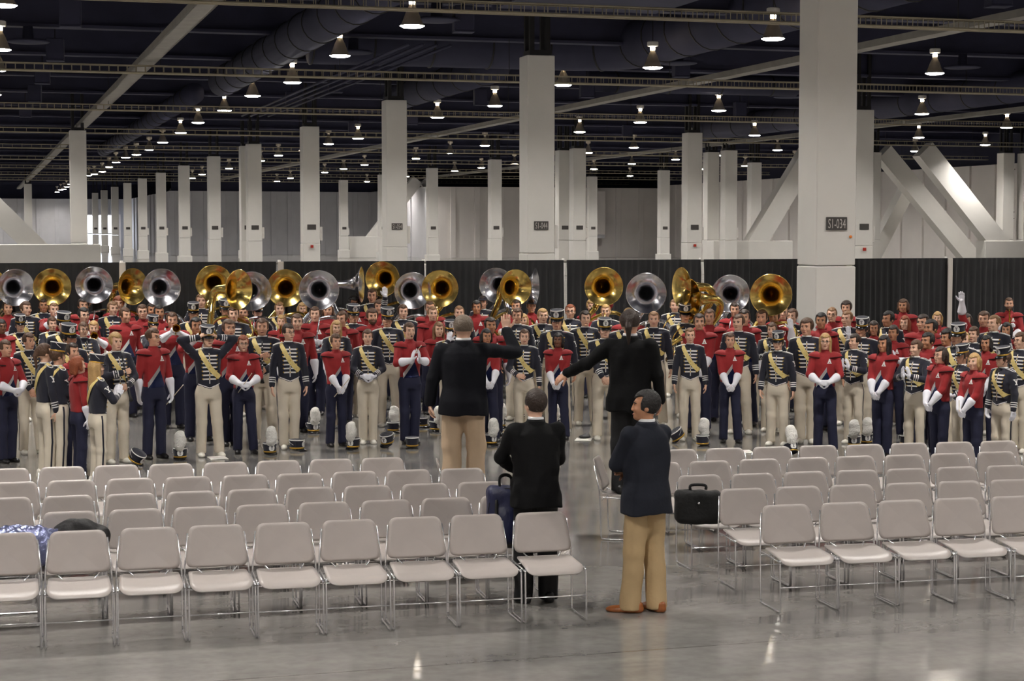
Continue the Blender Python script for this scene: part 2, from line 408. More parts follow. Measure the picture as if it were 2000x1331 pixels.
# big wall cabinets and ducts on the far right walls
for x, y, z0, z1, w, lab in ((64.5, 184.9, 2.1, 7.2, 1.9, 'tall pale box mounted high on the far wall'), (57.5, 184.9, 0.05, 2.2, 1.4, 'low pale cabinet standing against the far wall')):
    t = empty('wall_cabinet', (x, y, 0), label=lab, cat='cabinet')
    mb = MB(); mb.bbox((-w / 2, -0.45, z0), (w / 2, 0.75, z1), 0.03); mb.build('body', M_wallw, t)
    mb = MB(); mb.box((-w / 2 + 0.05, -0.47, z0 - 0.0), (w / 2 - 0.05, -0.45, z0 + 0.4)); mb.build('grille', M_wall, t)
    if z0 > 1: mb = MB(); mb.tube([(0.2, 0.3, z0), (0.2, 0.3, 0)], 0.12, 8); mb.build('pipe', M_wall, t)
for z0, z1, lab in ((4.3, 7.2, 'grey wall duct high between two columns'), (1.9, 3.8, 'grey wall duct low between two columns')):
    t = empty('wall_duct', (68.6, rowD(4) - 0.9, 0), label=lab, cat='duct')
    mb = MB(); mb.bbox((-0.32, 0, z0), (0.32, 0.7, z1), 0.03); mb.build('body', M_wall, t)
    for q in (z0 - 0.06, z1): mb = MB(); mb.box((-0.36, -0.05, q), (0.36, 0.75, q + 0.06)); mb.build('flange', M_darkiron, t)

# ------------------------------------------------------------------ ducts
def duct(name, pts, r, label, ring=1.6, group=None, n=20):
    t = empty(name, pts[0], label=label, cat='duct', group=group); o = Vector(pts[0])
    P = [Vector(p) - o for p in pts]
    mb = MB(); mb.tube(P, r, n); mb.build('shell', M_duct, t, True)
    acc = 0; nxt = ring * 0.5
    for a, b in zip(P[:-1], P[1:]):
        d = (b - a); L = d.length; d = d / L
        while nxt < acc + L:
            p = a + d * (nxt - acc); mb = MB(); mb.tube([p - d * 0.03, p + d * 0.03], r + 0.03, n); mb.build('joint_ring', M_darkiron, t, True); nxt += ring
        acc += L
duct('air_duct', [(10.2, 30, 9.4), (10.2, 78, 9.4)], 0.62, 'large round dark duct running down the hall beside the channel', 2.6)
duct('air_duct', [(9.9, 86, 9.5), (9.9, 150, 9.5)], 0.5, 'narrower round duct continuing far down the hall', 3.0)
def arc(cx, cy, r, a0, a1, z, n=8):
    return [(cx + r * math.cos(math.radians(a0 + (a1 - a0) * i / n)), cy + r * math.sin(math.radians(a0 + (a1 - a0) * i / n)), z) for i in range(n + 1)]
duct('air_duct', [(23.4, 30, 9.9), (23.4, 62, 9.9)] + arc(21.2, 62, 2.2, 0, 90, 9.9)[1:] + [(11.5, 64.2, 9.9)], 0.9, 'large round duct bending with an elbow above sign S1-044', 2.2)
duct('air_duct', [(19.4, 67.5, 9.4), (19.4, 85, 9.4)], 0.62, 'round duct running down the hall behind sign S1-044', 3.0)
duct('air_duct', [(45.2, 50, 9.5), (45.2, 110, 9.5)], 0.7, 'round duct high beyond the big curtain column', 3.0)
duct('air_duct', [(26, 75.5, 9.6), (36, 75.5, 9.6)], 0.45, 'small round duct crossing the hall', 2.5)
# flat rectangular duct over the middle
t = empty('flat_duct', (16.5, 47, 9.3), label='flat rectangular dark duct under the roof in mid hall', cat='duct')
mb = MB(); mb.box((-2.4, -2.0, 0), (2.4, 2.0, 0.5)); mb.build('body', M_duct, t)
for q in (-2.1, 2.0): mb = MB(); mb.box((-2.5, q, -0.05), (2.5, q + 0.1, 0.55)); mb.build('flange', M_steel, t)
# thin pipes in bundles
for i in range(4):
    x = 13.0 + i * 0.45
    mb = MB(); mb.tube([(0, 55, 0), (0, 92, 0)], 0.05, 6); o = mb.build('pipe', M_duct, None, True); o.location = (x, 0, 8.85)
    tag(o, 'thin dark conduit in a bundle of four under the roof', 'pipe', 'conduits under the roof')
# round ceiling diffusers and hanging boxes
dm = MB(); dm.lathe([(0.05, 0.5), (0.16, 0.5), (0.18, 0.1), (0.62, 0.06), (0.70, 0.0), (0.62, -0.03), (0.1, -0.06), (0.02, -0.06)], 24); dme = dm.mesh('diffuser', M_duct, True)
def at_z(px, py, z): return at(px, py, z)
for px, py in ((853, 40), (1325, 124), (690, 103), (55, 82), (1880, 132), (1540, 190), (1000, 268)):
    p = at_z(px, py, 9.2); tag(link('ceiling_diffuser', dme, loc=tuple(p)), 'round dark air diffuser under the roof', 'diffuser', 'round ceiling diffusers')
bx = MB(); bx.bbox((-0.3, -0.25, 0.0), (0.3, 0.25, 0.75), 0.03); bme = bx.mesh('cabinet', M_steel)
bl = MB(); bl.box((-0.3, -0.27, -0.03), (0.3, 0.25, 0.0)); blm = bl.mesh('lip', M_duct)
br = MB(); br.tube([(0, 0, 0.75), (0, 0, 2.4)], 0.02, 5); brm = br.mesh('hanger', M_darkiron)
for px, py in ((138, 52), (108, 118), (83, 163), (68, 198), (50, 228), (570, 210), (757, 140), (655, 180), (805, 243), (905, 62), (1146, 190), (938, 205), (1680, 240), (1950, 12), (1330, 150), (1445, 228), (690, 262), (1225, 268)):
    p = at_z(px, py, 8.9)
    t = empty('hanging_box', tuple(p), rz=-0.1, label='small dark box hanging on a rod under the roof', cat='box', group='hanging boxes')
    link('cabinet', bme, t); link('lip', blm, t); link('hanger', brm, t)

# ------------------------------------------------------------------ lamps: two per bay each way
LR = 0.30
b = MB(); b.lathe([(0.02, 0.86), (0.17, 0.86), (0.19, 0.84), (0.19, 0.72), (0.17, 0.70), (0.02, 0.70)], 20); m_house = b.mesh('housing', M_white, False)
b = MB(); b.lathe([(0.075, 0.70), (0.085, 0.62), (0.075, 0.55)], 14, cap=False); m_neck = b.mesh('neck', M_bulb, True)
b = MB(); b.lathe([(0.075, 0.56), (0.10, 0.50), (0.17, 0.36), (0.235, 0.18), (0.285, 0.06), (0.335, 0.0), (0.33, -0.012), (0.27, 0.05)], 24, cap=False); m_shade = b.mesh('reflector', M_shade, True)
b = MB(); b.lathe([(0.235, -0.02), (0.245, -0.05), (0.27, -0.045), (0.335, -0.008)], 20, cap=False); m_rim = b.mesh('glass_rim', M_rim, True)
b = MB(); b.lathe([(0.0, 0.12), (0.12, 0.12), (0.24, 0.122)], 16, cap=False); m_lens = b.mesh('lens', M_lens, True)
b = MB(); b.tube([(0, 0, 0.86), (0, 0, 2.6)], 0.015, 5); m_rod = b.mesh('stem', M_darkiron)
b = MB(); b.lathe([(0.19, 0.86), (0.19, 0.70), (0.08, 0.66), (0.08, 0.55), (0.17, 0.36), (0.285, 0.06), (0.335, 0.0)], 10, cap=False); m_far = b.mesh('shade', M_shade, True)
LZ = 8.62
nl = 0
for i in range(-3, 8):
    x = 0.67 + 10.6 * i
    for k in range(-7, 24):
        y = 47.2 + 9.73 * k
        if x > 72 or (x > 44 and y > 180) or (x > 21 and y > 208): continue
        zc = y * math.cos(YAW) + x * math.sin(YAW)
        px = 1000 + FPX * (x * math.cos(YAW) - y * math.sin(YAW)) / max(zc, 0.1)
        vis = zc > 5 and -60 < px < 2060 and y > 33
        if not vis and (y > 60 or x < -32 or x > 45): continue
        rr = random.Random(i * 100 + k)
        dz = rr.uniform(-0.12, 0.12) if vis else 0
        pyl = YHOR - FPX * (LZ - CAMH) / max(zc, 0.1)
        seen = zc > 5 and -25 < px < 2025 and pyl > -25
        off = '' if seen else '_offscreen'
        t = empty('high_bay_lamp' + off, (x + rr.uniform(-.1, .1), y + rr.uniform(-.1, .1), LZ + dz), label='lit high bay lamp hanging from the dark roof' if seen else 'high bay lamp of the same grid, beyond the lamps in view',
                  cat='lamp', group='high bay lamps' if seen else 'high bay lamps beyond the view')
        if y < 110:
            link('housing', m_house, t); link('neck' + off, m_neck, t); link('reflector', m_shade, t); link('stem', m_rod, t)
        else: link('reflector', m_far, t)
        link('lens' + off, m_lens, t); link('glass_rim' + off, m_rim, t); nl += 1
print('lamps', nl)

# ------------------------------------------------------------------ pipe and drape
M_drape = mat('black_drape', (30, 30, 32), 0.85, var=0.25, scale=3, sheen=0.3)
M_pole = mat('white_pole_drape', (205, 198, 190), 0.7)
CY = 33.75; CHT = 2.47
poles = [at_y(px, 520, CY)[0] for px in (-70, 238, 547, 829, 1103, 1371, 1612, 1852, 2100)]
def drape(x0, x1, gap0, gap1):
    n = int((x1 - x0) * 26); rr = random.Random(int(x0 * 10))
    xs = np.linspace(x0 + gap0, x1 - gap1, n); ph = rr.uniform(0, 6)
    V = []; F = []
    zs = (0.02, 0.7, 1.5, 2.2, 2.40, CHT)
    amp = [rr.uniform(0.3, 1.0) for _ in range(n)]
    for j, z in enumerate(zs):
        for i, x in enumerate(xs):
            a = 0.055 * (1.0 if j < 4 else 0.35) * amp[i]
            V.append((x + 0.015 * math.sin(i * .7 + z), a * math.sin(i * 1.75 + ph + 0.25 * math.sin(z * 1.3 + i * .11)) + 0.02 * math.sin(i * .23), z))
    m = len(zs)
    for j in range(m - 1):
        for i in range(n - 1): F.append((j * n + i, j * n + i + 1, j * n + n + i + 1, j * n + n + i))
    o = mesh_np('drape', V, np.array(F), [M_drape])
    return o
for i in range(len(poles) - 1):
    x0, x1 = poles[i], poles[i + 1]
    g0 = 0.06 if i in (1, 2) else 0.025
    t = empty('curtain', (0, CY, 0), label=ORD[6 - i if i < 6 else i - 5] + ' black pleated drape from the big column ' + ('towards the S1-044 sign' if i < 6 else 'towards the bright brace'), cat='curtain')
    link('cloth', drape(x0, x1, g0, 0.06 if i in (0, 1) else 0.025), t)
    mb = MB(); mb.tube([(x0, 0.08, CHT - 0.03), (x1, 0.08, CHT - 0.03)], 0.025, 8); mb.build('rail', M_galv, t, True)
    mb = MB(); mb.tube([(x0, 0.1, 0), (x0, 0.1, CHT + 0.03)], 0.03, 8); mb.build('pole', M_white, t, True)
    mb = MB(); mb.bbox((x0 - 0.2, -0.1, 0), (x0 + 0.2, 0.3, 0.012), 0.003); mb.build('base_plate', M_galv, t)
    if i in (1, 2, 7):
        mb = MB(); mb.bbox((x0 - 0.055, -0.10, 0.02), (x0 + 0.055, -0.06, CHT), 0.01); mb.build('white_strip', M_pole, t)

# ================================================================== chairs
M_shell = mat('warm_grey_plastic', (170, 162, 157), 0.42, var=0.03, scale=6, spec=0.45)
def rounded_outline(w0, w1, h0, h1, r, n=7):
    """trapezoid from (±w0/2,h0) to (±w1/2,h1) with rounded corners, counter clockwise"""
    P = [(-w0 / 2, h0), (w0 / 2, h0), (w1 / 2, h1), (-w1 / 2, h1)]; out = []
    for i in range(4):
        p, a, b = Vector(P[i]), Vector(P[i - 1]), Vector(P[(i + 1) % 4])
        d0 = (a - p).normalized(); d1 = (b - p).normalized()
        rr = r[i] if isinstance(r, (list, tuple)) else r
        s, e = p + d0 * rr, p + d1 * rr
        for k in range(n):
            t = k / (n - 1); out.append((s * (1 - t) ** 2 + p * 2 * t * (1 - t) + e * t * t))
    return out
def shell(outline, fn, thick, rings=6):
    c = sum(outline, Vector((0, 0))) / len(outline); n = len(outline); V = []; F = []
    for side in (1, -1):
        for k in range(rings + 1):
            s = (k / rings) ** 0.75
            for p in outline:
                q = c + (p - c) * s; t = thick / 2 * (1 if k < rings else 0.55)
                V.append(fn(q.x, q.y, side * t))
    R = rings + 1
    for k in range(rings):
        for i in range(n):
            j = (i + 1) % n; a, b, d, e = k * n + i, k * n + j, (k + 1) * n + j, (k + 1) * n + i
            F.append((a, e, d, b)); o = R * n; F.append((o + a, o + b, o + d, o + e))
    o = R * n
    for i in range(n):
        j = (i + 1) % n; F.append((rings * n + i, o + rings * n + i, o + rings * n + j, rings * n + j))
    return np.array(V), np.array(F)
def seat_fn(x, y, t):
    u = y / 0.22
    z = 0.445 - 0.022 * (1 - (x / 0.24) ** 2) * (1 - 0.5 * u * u) + 0.018 * u
    if y < -0.13: z -= 1.6 * (-(y + 0.13)) ** 1.6
    return (x, y, z + t)
V, Fc = shell(rounded_outline(0.475, 0.44, -0.23, 0.2, [0.09, 0.09, 0.05, 0.05]), seat_fn, 0.012)
ch_seat = mesh_np('seat', V, Fc, [M_shell])
def back_fn(x, h, t):
    y = 0.215 + (h - 0.49) * 0.30 - 0.035 * (1 - (x / 0.25) ** 2) * -1.0 - 0.035
    return (x, y - t, h)
V, Fc = shell(rounded_outline(0.49, 0.405, 0.487, 0.795, [0.075, 0.075, 0.055, 0.055]), back_fn, 0.014)
ch_back = mesh_np('backrest', V, Fc[:, ::-1], [M_shell])
def sled(s):
    b = MB(); x = 0.246 * s
    b.tube([(x * .98, -0.195, 0.43), (x, -0.205, 0.40), (x, -0.225, 0.035), (x, -0.215, 0.012), (x, -0.19, 0.009), (x, 0.16, 0.009), (x, 0.19, 0.014), (x, 0.2, 0.04),
            (x, 0.215, 0.42), (x * .985, 0.222, 0.50), (x * .88, 0.275, 0.74)], 0.0075, 7)
    b.tube([(x, -0.215, 0.412), (x * .99, 0.2, 0.425)], 0.0065, 6)
    b.lathe([(0.0, 0), (0.012, 0), (0.012, 0.012), (0, 0.012)], 8, c=(x, -0.12, 0.0), cap=False); b.lathe([(0.0, 0), (0.012, 0), (0.012, 0.012), (0, 0.012)], 8, c=(x, 0.1, 0.0), cap=False)
    return b.mesh('side_frame', M_chrome, True)
ch_sl, ch_sr = sled(-1), sled(1)
b = MB(); b.tube([(-0.246, -0.216, 0.205), (0.246, -0.216, 0.205)], 0.006, 6); ch_bar = b.mesh('crossbar', M_chrome, True)
b = MB(); b.tube([(-0.246, 0.19, 0.40), (0.246, 0.19, 0.40)], 0.006, 6); ch_bar2 = b.mesh('crossbar', M_chrome, True)
def strut(s):
    b = MB(); b.tube([(s * 0.16, 0.228, 0.50), (s * 0.15, 0.21, 0.475), (s * 0.085, 0.12, 0.425)], 0.006, 6); return b.mesh('back_strut', M_chrome, True)
ch_t1, ch_t2 = strut(-1), strut(1)
CHL = 'empty warm grey plastic chair with chrome sled legs in the seating rows'
CHG = 'chairs in the seating rows'
def chair(x, y, rz, label=CHL, group=CHG):
    c = empty('stacking_chair', (x, y, 0), rz, label, 'chair', group)
    for nm, me in (('seat', ch_seat), ('backrest', ch_back), ('side_frame', ch_sl), ('side_frame', ch_sr), ('crossbar', ch_bar), ('crossbar', ch_bar2), ('back_strut', ch_t1), ('back_strut', ch_t2)):
        link(nm, me, c)
    return c
BT = 0.27                                              # top of the back stands this far behind the chair's middle
rows = [  # pixel of the last backrest top, its slope, count, pitch, direction
    ('L', (1054.7, 1002), -0.045, 10), ('L', (985, 969), -0.045, 8), ('L', (939.7, 942), -0.055, 10), ('L', (902.5, 915.5), -0.06, 10), ('L', (746.8, 894.7), -0.062, 9),
    ('R', (1536, 986.8), -0.054, 6), ('R', (1450, 955), -0.07, 7), ('R', (1368, 929), -0.064, 8), ('R', (1288, 904), -0.055, 10), ('R', (1322, 878.5), -0.08, 10)]
PITCHC = 0.517
special = {(1, 7): 'grey plastic chair with black flat bag on its seat', (1, 0): 'grey plastic chair holding the navy backpack', (7, 0): 'grey plastic chair holding the black briefcase',
           (0, 0): 'grey plastic chair at the aisle end, in front of the man in black trousers'}
for ri, (side, (px, py), sl, cnt) in enumerate(rows):
    p = at(px, py, 0.795); sg = -1 if side == 'L' else 1
    for k in range(cnt):
        dx = sg * PITCHC * k; a = math.atan(sl)
        x = p[0] + dx; y = p[1] + dx * sl
        lab = special.get((ri, k))
        rr = random.Random(ri * 40 + k)
        chair(x + BT * math.sin(a) + rr.uniform(-.006, .006), y - BT * math.cos(a) + rr.uniform(-.012, .012), a + rr.uniform(-.02, .02), lab or 'empty grey chair, %s from the aisle, %s row from the band, %s side' % (ORD[k + 1], ORD[5 - ri % 5], 'backpack' if side == 'L' else 'briefcase'), None)
# chairs the two conductors stand on, and one turned sideways under the garments
def plant(px, py, z): return at(px, py, z)

# ================================================================== implicit modelling for people
class SDF:
    """ordered list of implicit shapes joined smoothly; sampled on a rectilinear grid or at points"""
    def __init__(s): s.ops = []
    def op(s, fn, lo, hi, k=0.015, mode='u'): s.ops.append((fn, np.array(lo, float), np.array(hi, float), k, mode)); return s
    def cap(s, a, b, ra, rb=None, k=0.015, T=None):
        a, b = np.array(a, float), np.array(b, float); rb = ra if rb is None else rb; d = b - a; dd = max(float(d @ d), 1e-9); R = max(ra, rb) + 0.05
        def fn(X, Y, Z):
            t = np.clip(((X - a[0]) * d[0] + (Y - a[1]) * d[1] + (Z - a[2]) * d[2]) / dd, 0, 1)
            return np.sqrt((X - a[0] - t * d[0]) ** 2 + (Y - a[1] - t * d[1]) ** 2 + (Z - a[2] - t * d[2]) ** 2) - (ra + (rb - ra) * t)
        return s._t(fn, np.minimum(a, b) - R, np.maximum(a, b) + R, k, 'u', T)
    def ell(s, c, r, k=0.015, T=None, mode='u'):
        c, r = np.array(c, float), np.array(r, float); m = float(r.min())
        def fn(X, Y, Z):
            return (np.sqrt(((X - c[0]) / r[0]) ** 2 + ((Y - c[1]) / r[1]) ** 2 + ((Z - c[2]) / r[2]) ** 2) - 1) * m
        R = r * (1 + 0.05 / m) + 0.01
        return s._t(fn, c - R, c + R, k, mode, T)
    def _t(s, fn, lo, hi, k, mode, T):
        if T is None: return s.op(fn, lo, hi, k, mode)
        c, ang = T; ca, sa = math.cos(ang), math.sin(ang)              # turn about a vertical axis
        def fn2(X, Y, Z):
            x, y = X - c[0], Y - c[1]
            return fn(c[0] + ca * x + sa * y, c[1] - sa * x + ca * y, Z)
        m = np.abs(np.stack([lo - [c[0], c[1], 0], hi - [c[0], c[1], 0]])).max(0); R = math.hypot(m[0], m[1])
        return s.op(fn2, [c[0] - R, c[1] - R, lo[2]], [c[0] + R, c[1] + R, hi[2]], k, mode)
    def loft(s, st, k=0.02, n=2.3, z0=None, z1=None, yb=0.0):
        st = np.array(st, float); zz = st[:, 0]
        z0 = zz[0] if z0 is None else z0; z1 = zz[-1] if z1 is None else z1
        def fn(X, Y, Z):
            w = np.interp(Z, zz, st[:, 1]); d = np.interp(Z, zz, st[:, 2]); yc = np.interp(Z, zz, st[:, 3])
            f = ((np.abs(X / w) ** n + np.abs((Y - yc) / d) ** n) ** (1 / n) - 1) * np.minimum(w, d)
            return np.maximum(f, np.maximum(z0 - Z, Z - z1))
        W = st[:, 1].max() + 0.06; Dm = (np.abs(st[:, 3]) + st[:, 2]).max() + 0.06
        return s.op(fn, (-W, -Dm, z0 - 0.05), (W, Dm, z1 + 0.05), k)
    def folds(s, amp, f=1.0, seed=1):
        r = random.Random(seed); W = [(r.uniform(-1, 1), r.uniform(-1, 1), r.uniform(-.6, .6), r.uniform(28, 75) * f, r.uniform(0, 6)) for _ in range(7)]
        def fn(X, Y, Z):
            t = 0
            for a, b, c, k, p in W: t = t + np.sin((a * X + b * Y + c * Z) * k + p)
            return t * (amp / 3)
        return s.op(fn, (-9, -9, -9), (9, 9, 9), 0, 'n')
    def cut(s, fn): return s.op(fn, (-9, -9, -9), (9, 9, 9), 0, 'i')
    def add(s, o): s.ops += o.ops; return s
    def grid(s, xs, ys, zs):
        F = np.full((len(xs), len(ys), len(zs)), 0.6, np.float32)
        for fn, lo, hi, k, mode in s.ops:
            i0, i1 = np.searchsorted(xs, (lo[0], hi[0])); j0, j1 = np.searchsorted(ys, (lo[1], hi[1])); l0, l1 = np.searchsorted(zs, (lo[2], hi[2]))
            if i1 <= i0 or j1 <= j0 or l1 <= l0: continue
            G = F[i0:i1, j0:j1, l0:l1]
            d = fn(xs[i0:i1, None, None], ys[None, j0:j1, None], zs[None, None, l0:l1])
            F[i0:i1, j0:j1, l0:l1] = s._mix(G, d, k, mode)
        return F
    def _mix(s, G, d, k, mode):
        if mode == 'n': return G + d
        if mode == 'i': return np.maximum(G, d)
        if mode == 's': return np.maximum(G, -d)
        h = np.clip(0.5 + 0.5 * (G - d) / k, 0, 1)
        return G * (1 - h) + d * h - k * h * (1 - h)
    def pts(s, P):
        X, Y, Z = P[:, 0], P[:, 1], P[:, 2]; F = np.full(len(P), 0.6)
        for fn, lo, hi, k, mode in s.ops: F = s._mix(F, fn(X, Y, Z), k, mode)
        return F
    def bounds(s):
        L = [o for o in s.ops if o[4] == 'u']
        return np.min([o[1] for o in L], 0), np.max([o[2] for o in L], 0)
    def front(s, x, z, off=0.0, axis=1, sign=-1, far=0.5):
        """outermost surface coordinate along an axis, by bisection"""
        x, z = np.broadcast_arrays(np.asarray(x, float), np.asarray(z, float)); sh = x.shape; x, z = x.ravel(), z.ravel()
        ts = np.linspace(far, -0.05, 90); hit = np.full(len(x), 0.0)
        done = np.zeros(len(x), bool)
        for a, b in zip(ts[:-1], ts[1:]):
            P = np.stack([x, np.full(len(x), sign * b), z], 1) if axis == 1 else np.stack([np.full(len(x), sign * b), x, z], 1)
            ins = (s.pts(P) < off) & ~done
            if ins.any():
                lo, hi = np.full(ins.sum(), b), np.full(ins.sum(), a)
                for _ in range(9):
                    m = (lo + hi) / 2
                    Q = np.stack([x[ins], sign * m, z[ins]], 1) if axis == 1 else np.stack([sign * m, x[ins], z[ins]], 1)
                    i2 = s.pts(Q) < off; lo = np.where(i2, m, lo); hi = np.where(i2, hi, m)
                hit[ins] = (lo + hi) / 2; done |= ins
            if done.all(): break
        return (sign * hit).reshape(sh)
    def mesh(s, name, h, mats=(), fine=(), hf=0.006, zr=None):
        lo, hi = s.bounds()
        ax = []
        for i in range(3):
            iv = sorted((f[0][i], f[1][i]) for f in fine)
            c = []; x = lo[i]
            while x < hi[i]:
                c.append(x); x += hf if any(a - hf <= x <= b for a, b in iv) else h
            c.append(hi[i]); ax.append(np.array(c))
        return nets(name, s.grid(*ax), *ax, mats)

def nets(name, F, xs, ys, zs, mats):
    ins = F < 0
    nx, ny, nz = F.shape
    cnt = np.zeros((nx - 1, ny - 1, nz - 1), np.int8)
    for a in (0, 1):
        for b in (0, 1):
            for c in (0, 1): cnt += ins[a:nx - 1 + a, b:ny - 1 + b, c:nz - 1 + c]
    act = (cnt > 0) & (cnt < 8); I, J, K = np.nonzero(act)
    idx = np.full(act.shape, -1, np.int32); idx[I, J, K] = np.arange(len(I))
    pos = np.zeros((len(I), 3)); num = np.zeros(len(I))
    C = [(a, b, c) for a in (0, 1) for b in (0, 1) for c in (0, 1)]
    for u in C:
        for ax in range(3):
            if u[ax]: continue
            w = list(u); w[ax] = 1
            f0 = F[I + u[0], J + u[1], K + u[2]]; f1 = F[I + w[0], J + w[1], K + w[2]]
            m = (f0 < 0) != (f1 < 0)
            t = np.where(m, f0 / np.where(m, f0 - f1, 1), 0)
            P = np.stack([xs[I + u[0]], ys[J + u[1]], zs[K + u[2]]], 1)
            L = (xs, ys, zs)[ax]; ii = (I, J, K)[ax]
            P[:, ax] += t * (L[ii + 1] - L[ii])
            pos += P * m[:, None]; num += m
    pos /= np.maximum(num, 1)[:, None]
    Q = []
    for ax in range(3):
        a, b = [(1, 2), (2, 0), (0, 1)][ax]
        sl0 = [slice(None)] * 3; sl1 = [slice(None)] * 3; sl0[ax] = slice(0, -1); sl1[ax] = slice(1, None)
        s0, s1 = ins[tuple(sl0)], ins[tuple(sl1)]
        ch = s0 != s1
        e = np.array(np.nonzero(ch)).T
        ok = (e[:, a] > 0) & (e[:, b] > 0) & (e[:, a] < act.shape[a]) & (e[:, b] < act.shape[b])
        e = e[ok]; flip = s0[tuple(e.T)]
        def cell(da, db):
            q = e.copy(); q[:, a] -= da; q[:, b] -= db; return idx[q[:, 0], q[:, 1], q[:, 2]]
        q = np.stack([cell(1, 1), cell(0, 1), cell(0, 0), cell(1, 0)], 1)
        q[~flip] = q[~flip][:, ::-1]
        Q.append(q[(q >= 0).all(1)])
    return mesh_np(name, pos, np.concatenate(Q), mats)

# ------------------------------------------------------------------ anatomy (1.75 m figure, facing -Y, x>0 is its own left)
A3 = np.array
def ik(Sh, W, hint, l1=0.285, l2=0.255):
    Sh, W, hint = A3(Sh, float), A3(W, float), A3(hint, float)
    d = W - Sh; L = np.linalg.norm(d); mx = (l1 + l2) * 0.995
    if L > mx: W = Sh + d / L * mx; d = W - Sh; L = mx
    a = (l1 * l1 - l2 * l2 + L * L) / (2 * L); hh = math.sqrt(max(l1 * l1 - a * a, 0)); u = d / L
    p = hint - u * (hint @ u); p = p / np.linalg.norm(p)
    return Sh + u * a + p * hh, W
def unit(v): v = A3(v, float); return v / np.linalg.norm(v)
def hand(s, W, d, n, side, curl=0.5, inf=0.0, spread=0.06, k=0.006):
    """palm, four fingers and a thumb; d along the hand, n out of the palm, side = +1 when the thumb lies along n x d"""
    d = unit(d); n = unit(A3(n, float) - d * (A3(n, float) @ d)); t = np.cross(n, d) * side; W = A3(W, float)
    s.cap(W - d * 0.03, W + d * 0.015, 0.026 + inf, 0.025 + inf, 0.01)
    lens = (0.066, 0.075, 0.069, 0.053); offs = (0.031, 0.0105, -0.0105, -0.030)
    for o, L in zip(offs, lens):
        Kn = W + d * (0.088 - abs(o) * 0.25) + t * o
        s.cap(W + d * 0.012 + t * o * 0.55, Kn, 0.0145 + inf, 0.0118 + inf, 0.012)
        p = Kn; ang = 0.0
        for q, fr in enumerate((0.44, 0.32, 0.24)):
            ang += curl * (0.55, 0.75, 0.6)[q]
            dv = unit((d + t * (o * spread * 30)) * math.cos(ang) + n * math.sin(ang)); e = p + dv * L * fr
            s.cap(p, e, 0.0090 - q * 0.0009 + inf, 0.0084 - q * 0.0009 + inf, k); p = e
    b = W + d * 0.022 + t * 0.024; v = unit(d * 0.62 + t * 0.75 + n * 0.35); e = b + v * 0.042
    s.cap(b, e, 0.015 + inf, 0.0115 + inf, 0.01); v2 = unit(d * 0.85 + t * 0.4 + n * (0.3 + curl * 0.4)); e2 = e + v2 * 0.03
    s.cap(e, e2, 0.0112 + inf, 0.0095 + inf, k); s.cap(e2, e2 + v2 * 0.022, 0.0095 + inf, 0.0082 + inf, k)

HC = (0.0, 0.012)                                      # axis the head turns about
def head_sdf(s, T=None, jaw=1.0):
    s.ell((0, 0.014, 1.652), (0.077, 0.096, 0.097), 0.02, T)
    s.ell((0, -0.024, 1.594), (0.0585 * jaw, 0.066, 0.078), 0.03, T)
    s.ell((0, -0.070, 1.545), (0.027 * jaw, 0.022, 0.020), 0.025, T)
    s.cap((-0.03, -0.074, 1.668), (0.03, -0.074, 1.668), 0.011, None, 0.012, T)
    for sg in (-1, 1):
        s.ell((sg * 0.031, -0.100, 1.641), (0.018, 0.021, 0.011), 0.01, T, 's')
        s.ell((sg * 0.076, 0.014, 1.622), (0.010, 0.020, 0.031), 0.006, T)
        s.ell((sg * 0.042, -0.062, 1.607), (0.02, 0.02, 0.02), 0.02, T)
    s.cap((0, -0.085, 1.652), (0, -0.101, 1.607), 0.0080, 0.0115, 0.012, T)
    s.cap((-0.011, -0.095, 1.603), (0.011, -0.095, 1.603), 0.0085, None, 0.008, T)
    s.cap((-0.018, -0.084, 1.572), (0.018, -0.084, 1.572), 0.009, None, 0.008, T)
    return s
def PZ(k): return POSES[k] if isinstance(k, str) else k
def pose_arms(P):
    out = []
    for sg, key in ((1, 'L'), (-1, 'R')):
        W, hint, hd, hn, curl = P[key]
        m = A3((sg, 1, 1))
        Sh = A3((0.178 * sg, 0.005, 1.415)) + A3(P.get('sh' + key, (0, 0, 0))) * m
        E, Wp = ik(Sh, A3(W) * m, A3(hint) * m)
        out.append(dict(sg=sg, S=Sh, E=E, W=Wp, d=A3(hd) * m, n=A3(hn) * m, curl=curl))
    return out
DOWN = ((0.262, -0.045, 0.885), (0.35, 0.5, 0), (-0.02, -0.10, -1), (-1, 0.1, 0), 0.55)
LOWC = ((0.062, -0.235, 0.955), (0.8, 0.5, -0.5), (-0.75, -0.25, -0.7), (-0.5, 0.8, -0.2), 0.55)
MIDC = ((0.085, -0.265, 1.06), (0.9, 0.3, -0.6), (-0.9, -0.2, -0.15), (-0.2, 0.9, -0.2), 0.6)
CLAP = ((0.062, -0.29, 1.235), (0.9, 0.2, -0.7), (-0.15, -0.35, 1), (-1, 0.0, 0), 0.15)
UP = ((0.30, -0.10, 1.90), (0.8, 0.4, 0.2), (0.05, -0.05, 1), (-0.1, -1, 0), 0.08)
WAVE = ((0.42, -0.18, 1.52), (0.4, 0.3, -1), (0.15, -0.1, 1), (-0.2, -1, 0), 0.05)
HEADH = ((0.125, -0.045, 1.655), (1, 0.1, 0.35), (-0.75, 0.25, 0.7), (-0.6, 0.1, -0.5), 0.3)
FACEH = ((0.055, -0.175, 1.50), (0.8, -0.2, -1), (-0.2, 0.1, 1), (-0.4, 0.9, 0), 0.3)
PLAY = ((0.055, -0.31, 1.47), (0.9, 0, -0.7), (-0.6, -0.5, 0.4), (-0.5, 0.6, 0), 0.9)
